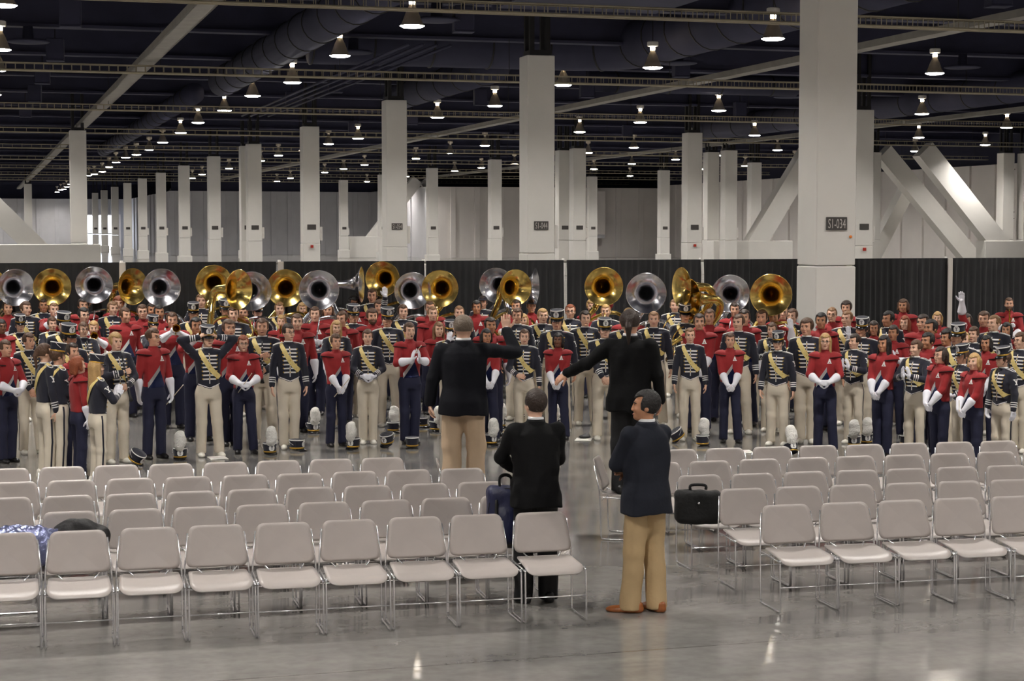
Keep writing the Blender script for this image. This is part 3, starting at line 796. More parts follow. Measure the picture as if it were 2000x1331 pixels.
HOLDH = ((0.03, -0.27, 1.24), (0.9, 0, -0.7), (-0.85, -0.2, 0.2), (-0.1, 1, 0), 0.8)
HOLDL = ((0.05, -0.275, 1.06), (0.9, 0, -0.6), (-0.85, -0.25, -0.1), (-0.1, 1, 0), 0.8)
SOUS = ((0.10, -0.28, 1.20), (0.8, 0.1, -0.7), (-0.5, -0.7, 0.1), (-0.6, 0.5, 0), 0.8)
POSES = {
    'down': dict(L=DOWN, R=DOWN, yaw=0), 'down_r': dict(L=DOWN, R=DOWN, yaw=22), 'down_l': dict(L=DOWN, R=DOWN, yaw=-22),
    'low': dict(L=LOWC, R=LOWC, yaw=0), 'low_r': dict(L=LOWC, R=LOWC, yaw=18), 'mid': dict(L=MIDC, R=MIDC, yaw=0),
    'clap': dict(L=CLAP, R=CLAP, yaw=0), 'clap_l': dict(L=CLAP, R=CLAP, yaw=-15), 'upR': dict(L=DOWN, R=UP, yaw=0), 'upL': dict(L=UP, R=DOWN, yaw=0), 'waveR': dict(L=DOWN, R=WAVE, yaw=0),
    'waveL': dict(L=WAVE, R=DOWN, yaw=0), 'head': dict(L=HEADH, R=HEADH, yaw=8), 'face': dict(L=DOWN, R=FACEH, yaw=0), 'play': dict(L=PLAY, R=PLAY, yaw=0), 'hold': dict(L=HOLDL, R=HOLDH, yaw=0), 'sousa': dict(L=SOUS, R=SOUS, yaw=0),
    'oneup': dict(L=DOWN, R=MIDC, yaw=10),
}
LEG0 = dict(L=((0.090, 0.0, 0.86), (0.100, -0.012, 0.48), (0.108, 0.018, 0.06)), R=((-0.090, 0.0, 0.86), (-0.100, -0.012, 0.48), (-0.108, 0.018, 0.06)))
LEG1 = dict(L=((0.090, 0.0, 0.86), (0.115, -0.035, 0.48), (0.15, -0.02, 0.06)), R=((-0.090, 0.0, 0.86), (-0.096, 0.0, 0.48), (-0.10, 0.03, 0.06)))
LEG2 = dict(L=((0.090, 0.0, 0.86), (0.088, -0.01, 0.48), (0.078, 0.02, 0.06)), R=((-0.090, 0.0, 0.86), (-0.088, -0.005, 0.48), (-0.078, 0.015, 0.06)))
LEGS = [LEG0, LEG1, LEG2]
TORSO = [(0.94, 0.168, 0.118, 0.0), (1.0, 0.160, 0.114, 0.0), (1.08, 0.156, 0.114, 0.0), (1.2, 0.172, 0.126, 0.0), (1.30, 0.182, 0.130, 0.0), (1.38, 0.178, 0.118, 0.004), (1.43, 0.135, 0.095, 0.008), (1.465, 0.075, 0.073, 0.012), (1.505, 0.062, 0.066, 0.01)]
def torso_only():
    s = SDF(); s.loft(TORSO, n=2.4)
    for sg in (-1, 1): s.cap((sg * 0.05, 0.008, 1.435), (sg * 0.165, 0.004, 1.415), 0.052, 0.058, 0.03)
    return s
TORSO_SDF = torso_only()
def body_mesh(key):
    P = PZ(key); T = (HC, math.radians(P['yaw'])); s = SDF()
    s.cap((0, 0.025, 1.40), (0, 0.008, 1.57), 0.054, 0.050, 0.02)
    head_sdf(s, T)
    tor = SDF(); tor.loft([(z, w * 0.8, d * 0.8, y) for z, w, d, y in TORSO if z < 1.44], k=0.02); s.add(tor)
    fine = [((-0.1, -0.13, 1.52), (0.1, 0.13, 1.76))]
    for a in pose_arms(P):
        s.cap(A3((0.08 * a['sg'], 0.01, 1.40)), a['S'], 0.045, 0.045, 0.02)
        s.cap(a['S'], a['E'], 0.042, 0.036, 0.015); s.cap(a['E'], a['W'], 0.036, 0.025, 0.015)
        hand(s, a['W'], a['d'], a['n'], -a['sg'], a['curl'])
        c = a['W'] + unit(a['d']) * 0.08; fine.append((c - 0.095, c + 0.095))
    for q in 'LR':
        h, kn, an = LEG0[q]; s.cap(h, (h[0], 0, 0.5), 0.06, 0.035, 0.02)
    return s.mesh('body', 0.024, [None], fine, 0.0066)
def jacket_sdf(key, style):
    P = PZ(key); s = SDF(); s.loft(TORSO, n=2.4)
    if style == 'navy': s.cut(lambda X, Y, Z: (0.995 - 0.055 * np.clip(1 - np.abs(X) / 0.14, 0, 1) * (Y < 0)) - Z + 0 * X)
    else: s.cut(lambda X, Y, Z: 0.972 - Z + 0 * X + 0 * Y)
    for sg in (-1, 1): s.cap((sg * 0.05, 0.008, 1.435), (sg * 0.165, 0.004, 1.415), 0.052, 0.058, 0.03)
    for a in pose_arms(P):
        s.cap(a['S'], a['E'], 0.066, 0.053, 0.022)
        u = a['W'] - a['E']; s.cap(a['E'], a['E'] + u * (0.93 if style == 'navy' else 0.42), 0.053, 0.044 if style == 'navy' else 0.05, 0.018)
    s.folds(0.0028, 1.0, 5)
    return s
def jacket_mesh(key, style, m): return jacket_sdf(key, style).mesh('jacket', 0.0155, [m])
def trousers_sdf(i, flare=1.0):
    s = SDF(); s.loft([(0.80, 0.150, 0.112, 0.006), (0.86, 0.170, 0.125, 0.008), (0.93, 0.170, 0.122, 0.004), (1.0, 0.152, 0.108, 0), (1.03, 0.150, 0.106, 0)], n=2.3)
    for q in 'LR':
        h, kn, an = LEGS[i][q]; s.cap(h, kn, 0.092, 0.076, 0.03); s.cap(kn, A3(an) + (0, 0, -0.03), 0.076, 0.070 * flare, 0.03)
    s.folds(0.0035, 0.8, 9); s.cut(lambda X, Y, Z: 0.045 - Z + 0 * X + 0 * Y)
    return s
def shoe_mesh():
    s = SDF(); s.ell((0, -0.035, 0.03), (0.046, 0.125, 0.042), 0.02); s.ell((0, -0.10, 0.02), (0.045, 0.07, 0.034), 0.02); s.cap((0, 0.04, 0.03), (0, 0.05, 0.08), 0.042, 0.04, 0.03)
    s.cut(lambda X, Y, Z: 0.001 - Z + 0 * X + 0 * Y)
    return s.mesh('shoe', 0.011)
def glove_mesh(key, which, cuff):
    a = pose_arms(PZ(key))[which]; s = SDF()
    hand(s, a['W'], a['d'], a['n'], -a['sg'], a['curl'], inf=0.0028)
    u = a['E'] - a['W']
    if cuff: s.cap(a['W'] - u * 0.05, a['W'] + u * 0.62, 0.034, 0.066, 0.012)
    else: s.cap(a['W'] - u * 0.05, a['W'] + u * 0.16, 0.032, 0.036, 0.012)
    c = a['W'] + unit(a['d']) * 0.08
    return s.mesh('glove', 0.014, [M_glove], [(c - 0.095, c + 0.095)], 0.0066)

# ---- hair, hats, faces (in head coordinates, turned with the head)
def hair_mesh(style):
    s = SDF(); e = 0.0
    if style == 'afro': s.ell((0, 0.03, 1.675), (0.118, 0.122, 0.115), 0.02)
    elif style == 'curly': s.ell((0, 0.02, 1.668), (0.098, 0.114, 0.108), 0.02)
    elif style == 'crop': s.ell((0, 0.016, 1.660), (0.086, 0.107, 0.102), 0.02)
    else: s.ell((0, 0.016, 1.664), (0.0905, 0.111, 0.106), 0.02)
    fl = 1.694 if style in ('short', 'crop', 'afro') else 1.688
    s.cut(lambda X, Y, Z: -np.maximum(Z - fl - 0.35 * np.abs(X), Y + 0.034 - 0.35 * np.clip(Z - 1.66, 0, 1)))
    low = {'short': 1.572, 'crop': 1.60, 'bun': 1.60, 'ponytail': 1.60, 'long': 1.57, 'bob': 1.56, 'afro': 1.60, 'curly': 1.58}[style]
    s.cut(lambda X, Y, Z: low - Z + 0.5 * np.clip(0.03 - Y, 0, 1) + 0 * X)
    if style == 'bun': s.ell((0, 0.118, 1.675), (0.042, 0.034, 0.042), 0.02)
    if style == 'ponytail':
        s.ell((0, 0.112, 1.675), (0.028, 0.024, 0.028), 0.02); s.cap((0, 0.125, 1.67), (0, 0.145, 1.60), 0.024, 0.03, 0.02); s.cap((0, 0.145, 1.60), (0, 0.125, 1.44), 0.03, 0.012, 0.02)
    if style in ('long', 'bob'):
        zb = 1.36 if style == 'long' else 1.53
        for sg in (-1, 1):
            s.cap((sg * 0.074, 0.0, 1.67), (sg * 0.082, -0.012, zb + 0.04), 0.026, 0.022, 0.02); s.cap((sg * 0.055, 0.06, 1.64), (sg * 0.06, 0.075, zb), 0.05, 0.035, 0.03)
        s.cap((0, 0.085, 1.64), (0, 0.10, zb), 0.05, 0.035, 0.03)
    return s.mesh('hair', 0.0105)
def face_meshes():
    d = {}; hs = head_sdf(SDF())
    for sg, q in ((1, 'l'), (-1, 'r')):
        y = float(hs.front(sg * 0.031, 1.641)) - 0.0015; b = MB()
        b.add([(sg * 0.031 + 0.0155 * math.cos(t), y - 0.003 + 0.16 * abs(0.0155 * math.cos(t)) ** 1.2, 1.641 + 0.0075 * math.sin(t)) for t in np.linspace(0, 2 * math.pi, 10, False)], [tuple(range(10))])
        b.m = 1; b.add([(sg * 0.031 + 0.0072 * math.cos(t), y - 0.0045, 1.641 + 0.0072 * math.sin(t)) for t in np.linspace(0, 2 * math.pi, 8, False)], [tuple(range(8))])
        b.m = 2; b.tube([(sg * 0.031 + x, y - 0.005, 1.641 + 0.0078 - 0.2 * abs(x)) for x in (-0.016, -0.006, 0.006, 0.016)], 0.0018, 4)
        d['eye' + q] = b.mesh('eye', [M_eye, M_iris, M_blk], True)
        xs = [sg * t for t in (0.014, 0.024, 0.036, 0.048)]; zz = [1.658, 1.663, 1.663, 1.656]; b = MB()
        b.tube([(x, float(hs.front(x, z)) - 0.003, z) for x, z in zip(xs, zz)], [0.003, 0.0042, 0.0038, 0.0025], 5); d['brow' + q] = b.mesh('eyebrow', M_blk, True)
    b = MB(); b.tube([(x, float(hs.front(x, 1.570)) - 0.001, 1.570 + 0.06 * abs(x)) for x in (-0.024, -0.012, 0, 0.012, 0.024)], [0.003, 0.0062, 0.007, 0.0062, 0.003], 6); d['lips'] = b.mesh('lips', M_lip, True)
    s = SDF(); s.ell((0, -0.098, 1.566), (0.018, 0.012, 0.015), 0.01); d['open'] = s.mesh('open_mouth', 0.004, [M_mouth])
    return d

# ================================================================== uniforms
M_navy = mat('navy_wool', (26, 27, 42), 0.85, bump=0.25, bscale=14, sheen=0.15)
M_redw = mat('red_wool', (146, 26, 30), 0.8, var=0.12, scale=5, bump=0.3, bscale=12, sheen=0.1)
M_cream = mat('cream_trousers', (212, 202, 184), 0.75, var=0.04, scale=4, bump=0.35, bscale=9)
M_navyt = mat('navy_trousers', (24, 27, 54), 0.8, var=0.08, scale=4, bump=0.35, bscale=9)
M_glove = mat('white_glove', (236, 236, 244), 0.7)
M_gold = mat('gold_sash', (226, 204, 134), 0.6, var=0.08, scale=25)
M_goldt = mat('gold_trim', (205, 165, 70), 0.35, 0.6)
M_braid = mat('white_braid', (228, 226, 224), 0.6)
M_silverq = mat('silver_sequins', (214, 210, 208), 0.28, 0.6, bump=1.0, bscale=160)
M_blueq = mat('blue_sequins', (30, 40, 84), 0.22, 0.5, bump=1.0, bscale=140)
M_wshoe = mat('white_shoe', (226, 222, 212), 0.5)
M_bshoe = mat('black_shoe', (18, 17, 18), 0.35)
M_blk = mat('black_trim', (14, 14, 18), 0.6)
M_eye = mat('eye_white', (205, 200, 195), 0.4); M_iris = mat('iris', (34, 24, 18), 0.3); M_lip = mat('lips', (150, 84, 76), 0.5)
M_mouth = mat('open_mouth', (70, 24, 22), 0.5)
M_visor = mat('visor_patent', (12, 12, 14), 0.2)
SKINS = {'fair': mat('skin_fair', (226, 182, 156), 0.55, var=0.05, scale=20), 'light': mat('skin_light', (214, 164, 136), 0.55, var=0.05, scale=20),
         'tan': mat('skin_tan', (184, 132, 100), 0.55, var=0.05, scale=20), 'dark': mat('skin_dark', (118, 78, 56), 0.5, var=0.05, scale=20)}
HAIRS = {'black': mat('hair_black', (24, 20, 19), 0.5, bump=0.6, bscale=60), 'dark brown': mat('hair_dark_brown', (48, 34, 26), 0.5, bump=0.6, bscale=60), 'brown': mat('hair_brown', (84, 58, 40), 0.5, bump=0.6, bscale=60),
         'light brown': mat('hair_light_brown', (128, 94, 62), 0.5, bump=0.6, bscale=60), 'blond': mat('hair_blond', (186, 150, 98), 0.5, bump=0.6, bscale=60), 'red': mat('hair_red', (140, 72, 40), 0.5, bump=0.6, bscale=60),
         'grey': mat('hair_grey', (112, 98, 84), 0.55, bump=0.6, bscale=60)}

def patch(s, f, nu, nv, off=0.004, thick=0.0, m=None, name='patch'):
    """ribbon laid on a figure's front: f(u,v) -> (x,z)"""
    U, Vv = np.meshgrid(np.linspace(0, 1, nu), np.linspace(0, 1, nv), indexing='ij')
    X, Z = f(U, Vv); Y = s.front(X, Z, off)
    P = np.stack([X, Y, Z], 2).reshape(-1, 3)
    i = np.arange(nu * nv).reshape(nu, nv)
    q = np.stack([i[:-1, :-1], i[1:, :-1], i[1:, 1:], i[:-1, 1:]], 2).reshape(-1, 4)
    return P, q
def orient(P, q, outward=(0, -1, 0)):
    n = np.cross(P[q[:, 1]] - P[q[:, 0]], P[q[:, 2]] - P[q[:, 0]]).sum(0)
    return q if n @ A3(outward) > 0 else q[:, ::-1]
def merge(parts):
    V = []; Q = []; mi = []; n = 0
    for P, q, m in parts: V.append(P); Q.append(np.asarray(q) + n); mi += [m] * len(q); n += len(P)
    return np.concatenate(V), np.concatenate(Q), mi
TS = TORSO_SDF
def make_sash():
    def f(u, v):
        cx = -0.118 + 0.268 * u; cz = 1.462 - 0.36 * u ** 0.82 - 0.035 * np.sin(u * math.pi)
        w = 0.036 + 0.008 * u
        dx, dz = 0.78, 0.63
        return cx + (v - 0.5) * 2 * w * dx * 0.85, cz + (v - 0.5) * 2 * w * dz * (1 - 0.2 * u)
    P, q = patch(TS, f, 22, 5, 0.012); q = orient(P, q)
    bk = P.copy(); 
    # over the back from the same shoulder
    def g(u, v):
        return f(u, v)
    U, Vv = np.meshgrid(np.linspace(0, 1, 18), np.linspace(0, 1, 5), indexing='ij'); X, Z = f(U, Vv)
    Y = TS.front(X, Z, 0.012, sign=1); Pb = np.stack([X, Y, Z], 2).reshape(-1, 3); i = np.arange(90).reshape(18, 5)
    qb = np.stack([i[:-1, :-1], i[1:, :-1], i[1:, 1:], i[:-1, 1:]], 2).reshape(-1, 4); qb = orient(Pb, qb, (0, 1, 0))
    # shoulder piece joining both ends
    top = []
    for j in range(5):
        a, b2 = P[j], Pb[j]
        for t in np.linspace(0, 1, 6): top.append(a * (1 - t) + b2 * t + A3((0, 0, 0.035 * math.sin(math.pi * t))))
    top = A3(top); i = np.arange(30).reshape(5, 6); qt = np.stack([i[:-1, :-1], i[1:, :-1], i[1:, 1:], i[:-1, 1:]], 2).reshape(-1, 4); qt = orient(top, qt, (0, 0, 1))
    V, Q, mi = merge([(P, q, 0), (Pb, qb, 0), (top, qt, 0)])
    return mesh_np('sash', V, Q, [M_gold])
def make_braid():
    parts = []
    for k, z in enumerate((1.405, 1.355, 1.305, 1.25, 1.195, 1.14, 1.085)):
        w = 0.108 - 0.003 * k
        P, q = patch(TS, lambda u, v: ((u - 0.5) * 2 * w, z + (v - 0.5) * 0.021 - 0.006 * np.abs(u - 0.5)), 9, 2, 0.006); parts.append((P, orient(P, q), 0))
        for sx in (-1, 0, 1):
            x = sx * (w + 0.004); y = float(TS.front(x, z)) - 0.006
            b = MB(); b.lathe([(0.011, 0.0), (0.009, -0.006), (0.0, -0.009)], 8, c=(x, y, z), axis='y', cap=False)
            F4 = [f for f in b.f if len(f) == 4]; parts.append((A3(b.v), A3([f[::-1] for f in F4], int), 1))
    P, q = patch(TS, lambda u, v: ((v - 0.5) * 0.012, 1.02 + u * 0.42), 14, 2, 0.004); parts.append((P, orient(P, q), 0))
    # white edge of the jacket front
    for sg in (-1, 1):
        P, q = patch(TS, lambda u, v: (sg * 0.15 * u, 0.955 + 0.055 * u + v * 0.012), 8, 2, 0.005); parts.append((P, orient(P, q), 0))
    V, Q, mi = merge(parts); return mesh_np('braid', V, Q, [M_braid, M_goldt], True, mi)
def make_silver():
    P, q = patch(TS, lambda u, v: (0.035 - 0.17 * u - (v) * 0.012 * 0, 1.27 - 0.235 * u - 0.075 * v), 14, 4, 0.006)
    return mesh_np('silver_band', P, orient(P, q), [M_silverq])
def make_blue():
    P, q = patch(TS, lambda u, v: ((0.035 - 0.17 * u) * (1 - v) + (0.035 + 0.10 * u) * v, 1.198 - 0.235 * u + v * 0.01), 12, 10, 0.005)
    return mesh_np('sequin_panel', P, orient(P, q), [M_blueq])
def make_collar(m, trim):
    b = MB(); b.m = 0; b.lathe([(0.070, 1.455), (0.066, 1.50), (0.062, 1.515), (0.058, 1.50)], 18, c=(0, 0.01, 0), sy=1.02, cap=False)
    b.m = 1; b.lathe([(0.0665, 1.505), (0.0655, 1.518), (0.061, 1.519)], 18, c=(0, 0.01, 0), sy=1.02, cap=False)
    return b.mesh('collar', [m, trim], True)
LET_Y = [[(-.5, .5), (-.08, .5), (-.08, .36), (-.16, .36)], [(-.5, .5), (-.16, .36), (-.36, .36), (-.5, .36)], [(.08, .5), (.5, .5), (.5, .36), (.08, .36)],
         [(-.36, .36), (-.16, .36), (.10, -.06), (-.12, -.06)], [(.16, .36), (.36, .36), (.12, -.06), (-.10, -.06)], [(-.11, -.04), (.11, -.04), (.11, -.36), (-.11, -.36)], [(-.26, -.36), (.26, -.36), (.26, -.5), (-.26, -.5)]]
LET_A = [[(-.10, .5), (.10, .5), (.40, -.36), (.16, -.36)], [(-.10, .5), (.10, .5), (-.16, -.36), (-.40, -.36)], [(-.22, -.04), (.22, -.04), (.26, -.18), (-.26, -.18)], [(-.5, -.36), (.5, -.36), (.5, -.5), (-.5, -.5)], [(-.12, .3), (.12, .3), (.2, .0), (-.2, .0)]]
def letter_on_sleeve(a, size=0.085):
    """block letter wrapped on the outer upper arm"""
    S0, E = a['S'], a['E']; ax = unit(E - S0); out = A3((a['sg'], -0.12, 0.15)); out = unit(out - ax * (out @ ax)); tan = unit(np.cross(out, -ax))
    V = []; Q = []; c = S0 + (E - S0) * 0.42
    for quad in LET_Y:
        (p0, p1, p2, p3) = [A3(p) for p in quad]
        for iu in range(3):
            for iv in (0, 1):
                pass
        n = len(V)
        for iu in range(4):
            t = iu / 3
            for e0, e1 in ((p0, p1), (p3, p2)):
                p = e0 * (1 - t) + e1 * t; ang = p[0] * size / 0.066
                r = 0.066 - 0.013 * 0.42 + 0.0065
                V.append(c - ax * p[1] * size + (out * math.cos(ang) + tan * math.sin(ang)) * r)
        for iu in range(3): Q.append((n + iu * 2, n + iu * 2 + 2, n + iu * 2 + 3, n + iu * 2 + 1))
    V = A3(V); Q = A3(Q, int)
    for i, q in enumerate(Q):
        nn = np.cross(V[q[1]] - V[q[0]], V[q[2]] - V[q[0]])
        if nn @ out < 0: Q[i] = q[::-1]
    return V, Q
def sleeve_marks(key):
    parts = []; cuffs = []
    for a in pose_arms(PZ(key)):
        V, Q = letter_on_sleeve(a); parts.append((V, Q, 0))
        u = a['W'] - a['E']
        for t in (0.52, 0.64, 0.76):
            b = MB(); c = a['E'] + u * t; d = unit(u); r = 0.053 - 0.0097 * t + 0.0035
            b.tube([c - d * 0.007, c + d * 0.007], r, 16, False); F4 = [f for f in b.f]; cuffs.append((A3(b.v), A3(F4, int), 0))
    e = [mesh_np('sleeve_letter', p[0], p[1], [M_braid], False) for p in parts]
    V, Q, mi = merge(cuffs); c = mesh_np('cuff_stripes', V, Q, [M_braid])
    return e, c
def make_chest_letter():
    parts = []
    for quad in LET_A:
        p = [A3(t) * 0.068 + A3((0.074, 1.355)) for t in quad]
        P, q = patch(TS, lambda u, v: ((p[0][0] * (1 - u) + p[1][0] * u) * (1 - v) + (p[3][0] * (1 - u) + p[2][0] * u) * v, (p[0][1] * (1 - u) + p[1][1] * u) * (1 - v) + (p[3][1] * (1 - u) + p[2][1] * u) * v), 3, 3, 0.006)
        parts.append((P, orient(P, q), 0))
    V, Q, mi = merge(parts); return mesh_np('chest_letter', V, Q, [M_braid], False)
def shoulder_pad(kind, sg):
    b = MB()
    if kind == 'navy':
        pts = [(sg * (0.075 + 0.125 * t), 0.038, 1.497 - 0.026 * t * t) for t in np.linspace(0, 1, 5)]
        pts2 = [(x, y - 0.066, z) for x, y, z in pts[::-1]]
        end = [(sg * 0.226, 0.02, 1.462), (sg * 0.231, 0.004, 1.458), (sg * 0.226, -0.014, 1.462)]
        b.tube(pts + end + pts2, 0.0065, 5)
    else:
        n = 11; V = []; F = []
        prof = ((0.03, 0.075), (0.10, 0.066), (0.155, 0.042), (0.176, 0.008), (0.175, -0.004), (0.150, 0.0))
        for rr, dz in prof:
            for i in range(n):
                t = math.radians(-95 + 190 * i / (n - 1)); V.append((sg * (0.093 + rr * math.cos(t)), 0.004 + rr * math.sin(t) * 0.62, 1.418 + dz - 0.02 * (i - 5) ** 2 / 25))
        for j in range(len(prof) - 1):
            for i in range(n - 1):
                q = (j * n + i, j * n + i + 1, (j + 1) * n + i + 1, (j + 1) * n + i); F.append(q if sg < 0 else q[::-1])
        b.add(V, F); b.mi = [0] * (3 * (n - 1)) + [1] * (2 * (n - 1))
    return b.mesh('shoulder_trim', [M_braid] if kind == 'navy' else [M_redw, M_blk], True)
def stripe_mesh(i):
    s = trousers_sdf(i); parts = []
    for sg in (-1, 1):
        zs = np.linspace(0.06, 0.97, 16)
        lg = LEGS[i]['L' if sg > 0 else 'R']
        yc = np.interp(zs, [0.06, 0.48, 0.86, 1.0], [lg[2][1], lg[1][1], lg[0][1], 0.0])
        Y = np.stack([yc - 0.013, yc, yc + 0.013], 1); Z = np.repeat(zs[:, None], 3, 1)
        X = s.front(Y, Z, 0.003, axis=0, sign=sg, far=0.35)
        P = np.stack([X, Y, Z], 2).reshape(-1, 3); k = np.arange(48).reshape(16, 3); q = np.stack([k[:-1, :-1], k[1:, :-1], k[1:, 1:], k[:-1, 1:]], 2).reshape(-1, 4)
        parts.append((P, orient(P, q, (sg, 0, 0)), 0))
    V, Q, mi = merge(parts); return mesh_np('side_stripe', V, Q, [M_navy])
# hats
def hat_meshes(style='navy'):
    d = {}
    b = MB(); b.lathe([(0.089, 0.0), (0.091, 0.03), (0.097, 0.095), (0.101, 0.125), (0.098, 0.130), (0.05, 0.122), (0.0, 0.121)], 22, sx=0.92, sy=1.12, cap=False); d['hat'] = b.mesh('hat', M_navy, True)
    b = MB(); b.lathe([(0.0905, 0.004), (0.0945, 0.004), (0.0955, 0.022), (0.0915, 0.024)], 22, sx=0.92, sy=1.12, cap=False); d['band'] = b.mesh('hat_band', M_goldt, True)
    b = MB(); b.lathe([(0.0995, 0.116), (0.1035, 0.117), (0.1045, 0.127), (0.098, 0.131)], 22, sx=0.92, sy=1.12, cap=False); b.tube([(0.0 + 0.1, 0.0, 0.06), (0.101, 0.05, 0.09), (0.09, 0.08, 0.12)], 0.003, 4); b.tube([(-0.1, 0.0, 0.06), (-0.101, 0.05, 0.09), (-0.09, 0.08, 0.12)], 0.003, 4); d['piping'] = b.mesh('piping', M_braid, True)
    V = []; F = []; n = 13
    for r, dz in ((0.096, 0.006), (0.112, -0.006), (0.130, -0.024), (0.129, -0.028), (0.096, -0.002)):
        for i in range(n):
            t = math.radians(200 + 140 * i / (n - 1)); k = 1 if r < 0.1 else (1 + 0.10 * math.sin(math.pi * i / (n - 1)))
            e = math.sin(math.pi * i / (n - 1)); rr = 0.096 + (r - 0.096) * (0.25 + 0.75 * e); V.append((rr * 0.93 * math.cos(t), rr * 1.12 * math.sin(t) * k, dz * (0.3 + 0.7 * e)))
    for j in range(4):
        for i in range(n - 1): F.append((j * n + i, j * n + i + 1, (j + 1) * n + i + 1, (j + 1) * n + i))
    b = MB(); b.add(V, F); d['visor'] = b.mesh('visor', M_visor, True)
    b = MB(); V = []; F = []
    for j, (w, z) in enumerate(((0.020, 0.03), (0.036, 0.045), (0.040, 0.075), (0.030, 0.10), (0.012, 0.118))):
        for i in range(5):
            x = w * (i - 2) / 2; rr = 0.095 + 0.05 * z; V.append((x, -1.12 * math.sqrt(max(rr * rr - (x / 0.92) ** 2, 0)) - 0.005, z))
    for j in range(4):
        for i in range(4): F.append((j * 5 + i, j * 5 + i + 1, j * 5 + 6 + i, j * 5 + 5 + i))
    b.add(V, F)
    b.m = 1
    for quad in LET_Y:
        b.add([(p[0] * 0.034, -0.1145 - 0.002 - 0.02 * (1 - abs(p[0])) * 0, p[1] * 0.045 + 0.072) for p in quad][::-1], [(0, 1, 2, 3)])
    d['badge'] = b.mesh('badge', [M_braid, M_navy], False)
    b = MB(); b.tube([(-0.088, -0.02, 0.0), (-0.080, -0.045, -0.06), (-0.045, -0.075, -0.125), (0, -0.085, -0.14), (0.045, -0.075, -0.125), (0.080, -0.045, -0.06), (0.088, -0.02, 0.0)], 0.004, 5); d['strap'] = b.mesh('chin_strap', M_blk, True)
    s = SDF(); 
    rr = random.Random(3)
    for i in range(16):
        t = i / 15; a = rr.uniform(0, 6.28); s.ell((0.012 * math.cos(a), -0.085 + 0.012 * math.sin(a), 0.11 + 0.23 * t), (0.045 + 0.02 * math.sin(t * 3), 0.042 + 0.02 * math.sin(t * 3), 0.03), 0.02)
    d['plume'] = s.mesh('plume', 0.010, [mat('white_plume', (238, 236, 230), 0.9, bump=1.0, bscale=70)])
    return d
HAT = hat_meshes()

_cache = {}
def cached(k, f):
    if k not in _cache: _cache[k] = f()
    return _cache[k]
FACE = face_meshes()
SASH, BRAID, SILVER, BLUE, CHEST = make_sash(), make_braid(), make_silver(), make_blue(), make_chest_letter()
PADN, PADR = [shoulder_pad('navy', q) for q in (1, -1)], [shoulder_pad('red', q) for q in (1, -1)]
COLN, COLR = make_collar(M_navy, M_braid), make_collar(M_redw, M_redw)
SHOE = shoe_mesh(); SHOE.materials.append(M_bshoe)
GLASSES = MB()
for sg in (-1, 1):
    GLASSES.tube([(sg * 0.031 + 0.021 * math.cos(t), -0.1, 1.638 + 0.016 * math.sin(t)) for t in np.linspace(0, 2 * math.pi, 13)], 0.0022, 4, False)
    GLASSES.tube([(sg * 0.052, -0.1, 1.642), (sg * 0.074, -0.06, 1.642), (sg * 0.08, 0.01, 1.638)], 0.002, 4)
GLASSES.tube([(-0.01, -0.101, 1.642), (0.01, -0.101, 1.642)], 0.002, 4)
GLM = GLASSES.mesh('glasses', M_blk, True)
def beard_mesh():
    s = SDF(); s.ell((0, -0.03, 1.575), (0.064, 0.070, 0.07), 0.02); s.ell((0, -0.075, 1.545), (0.035, 0.03, 0.03), 0.02)
    s.cut(lambda X, Y, Z: Z - 1.585 - 0.35 * np.abs(X) + 0 * Y); s.ell((0, -0.105, 1.570), (0.02, 0.02, 0.008), 0.01, None, 's')
    return s.mesh('beard', 0.009)
BEARD = beard_mesh()
def set_mat(o, m, i=0):
    o.material_slots[i].link = 'OBJECT'; o.material_slots[i].material = m
def ensure_slot(me):
    if len(me.materials) == 0: me.materials.append(M_blk)
    return me
ensure_slot(BEARD)

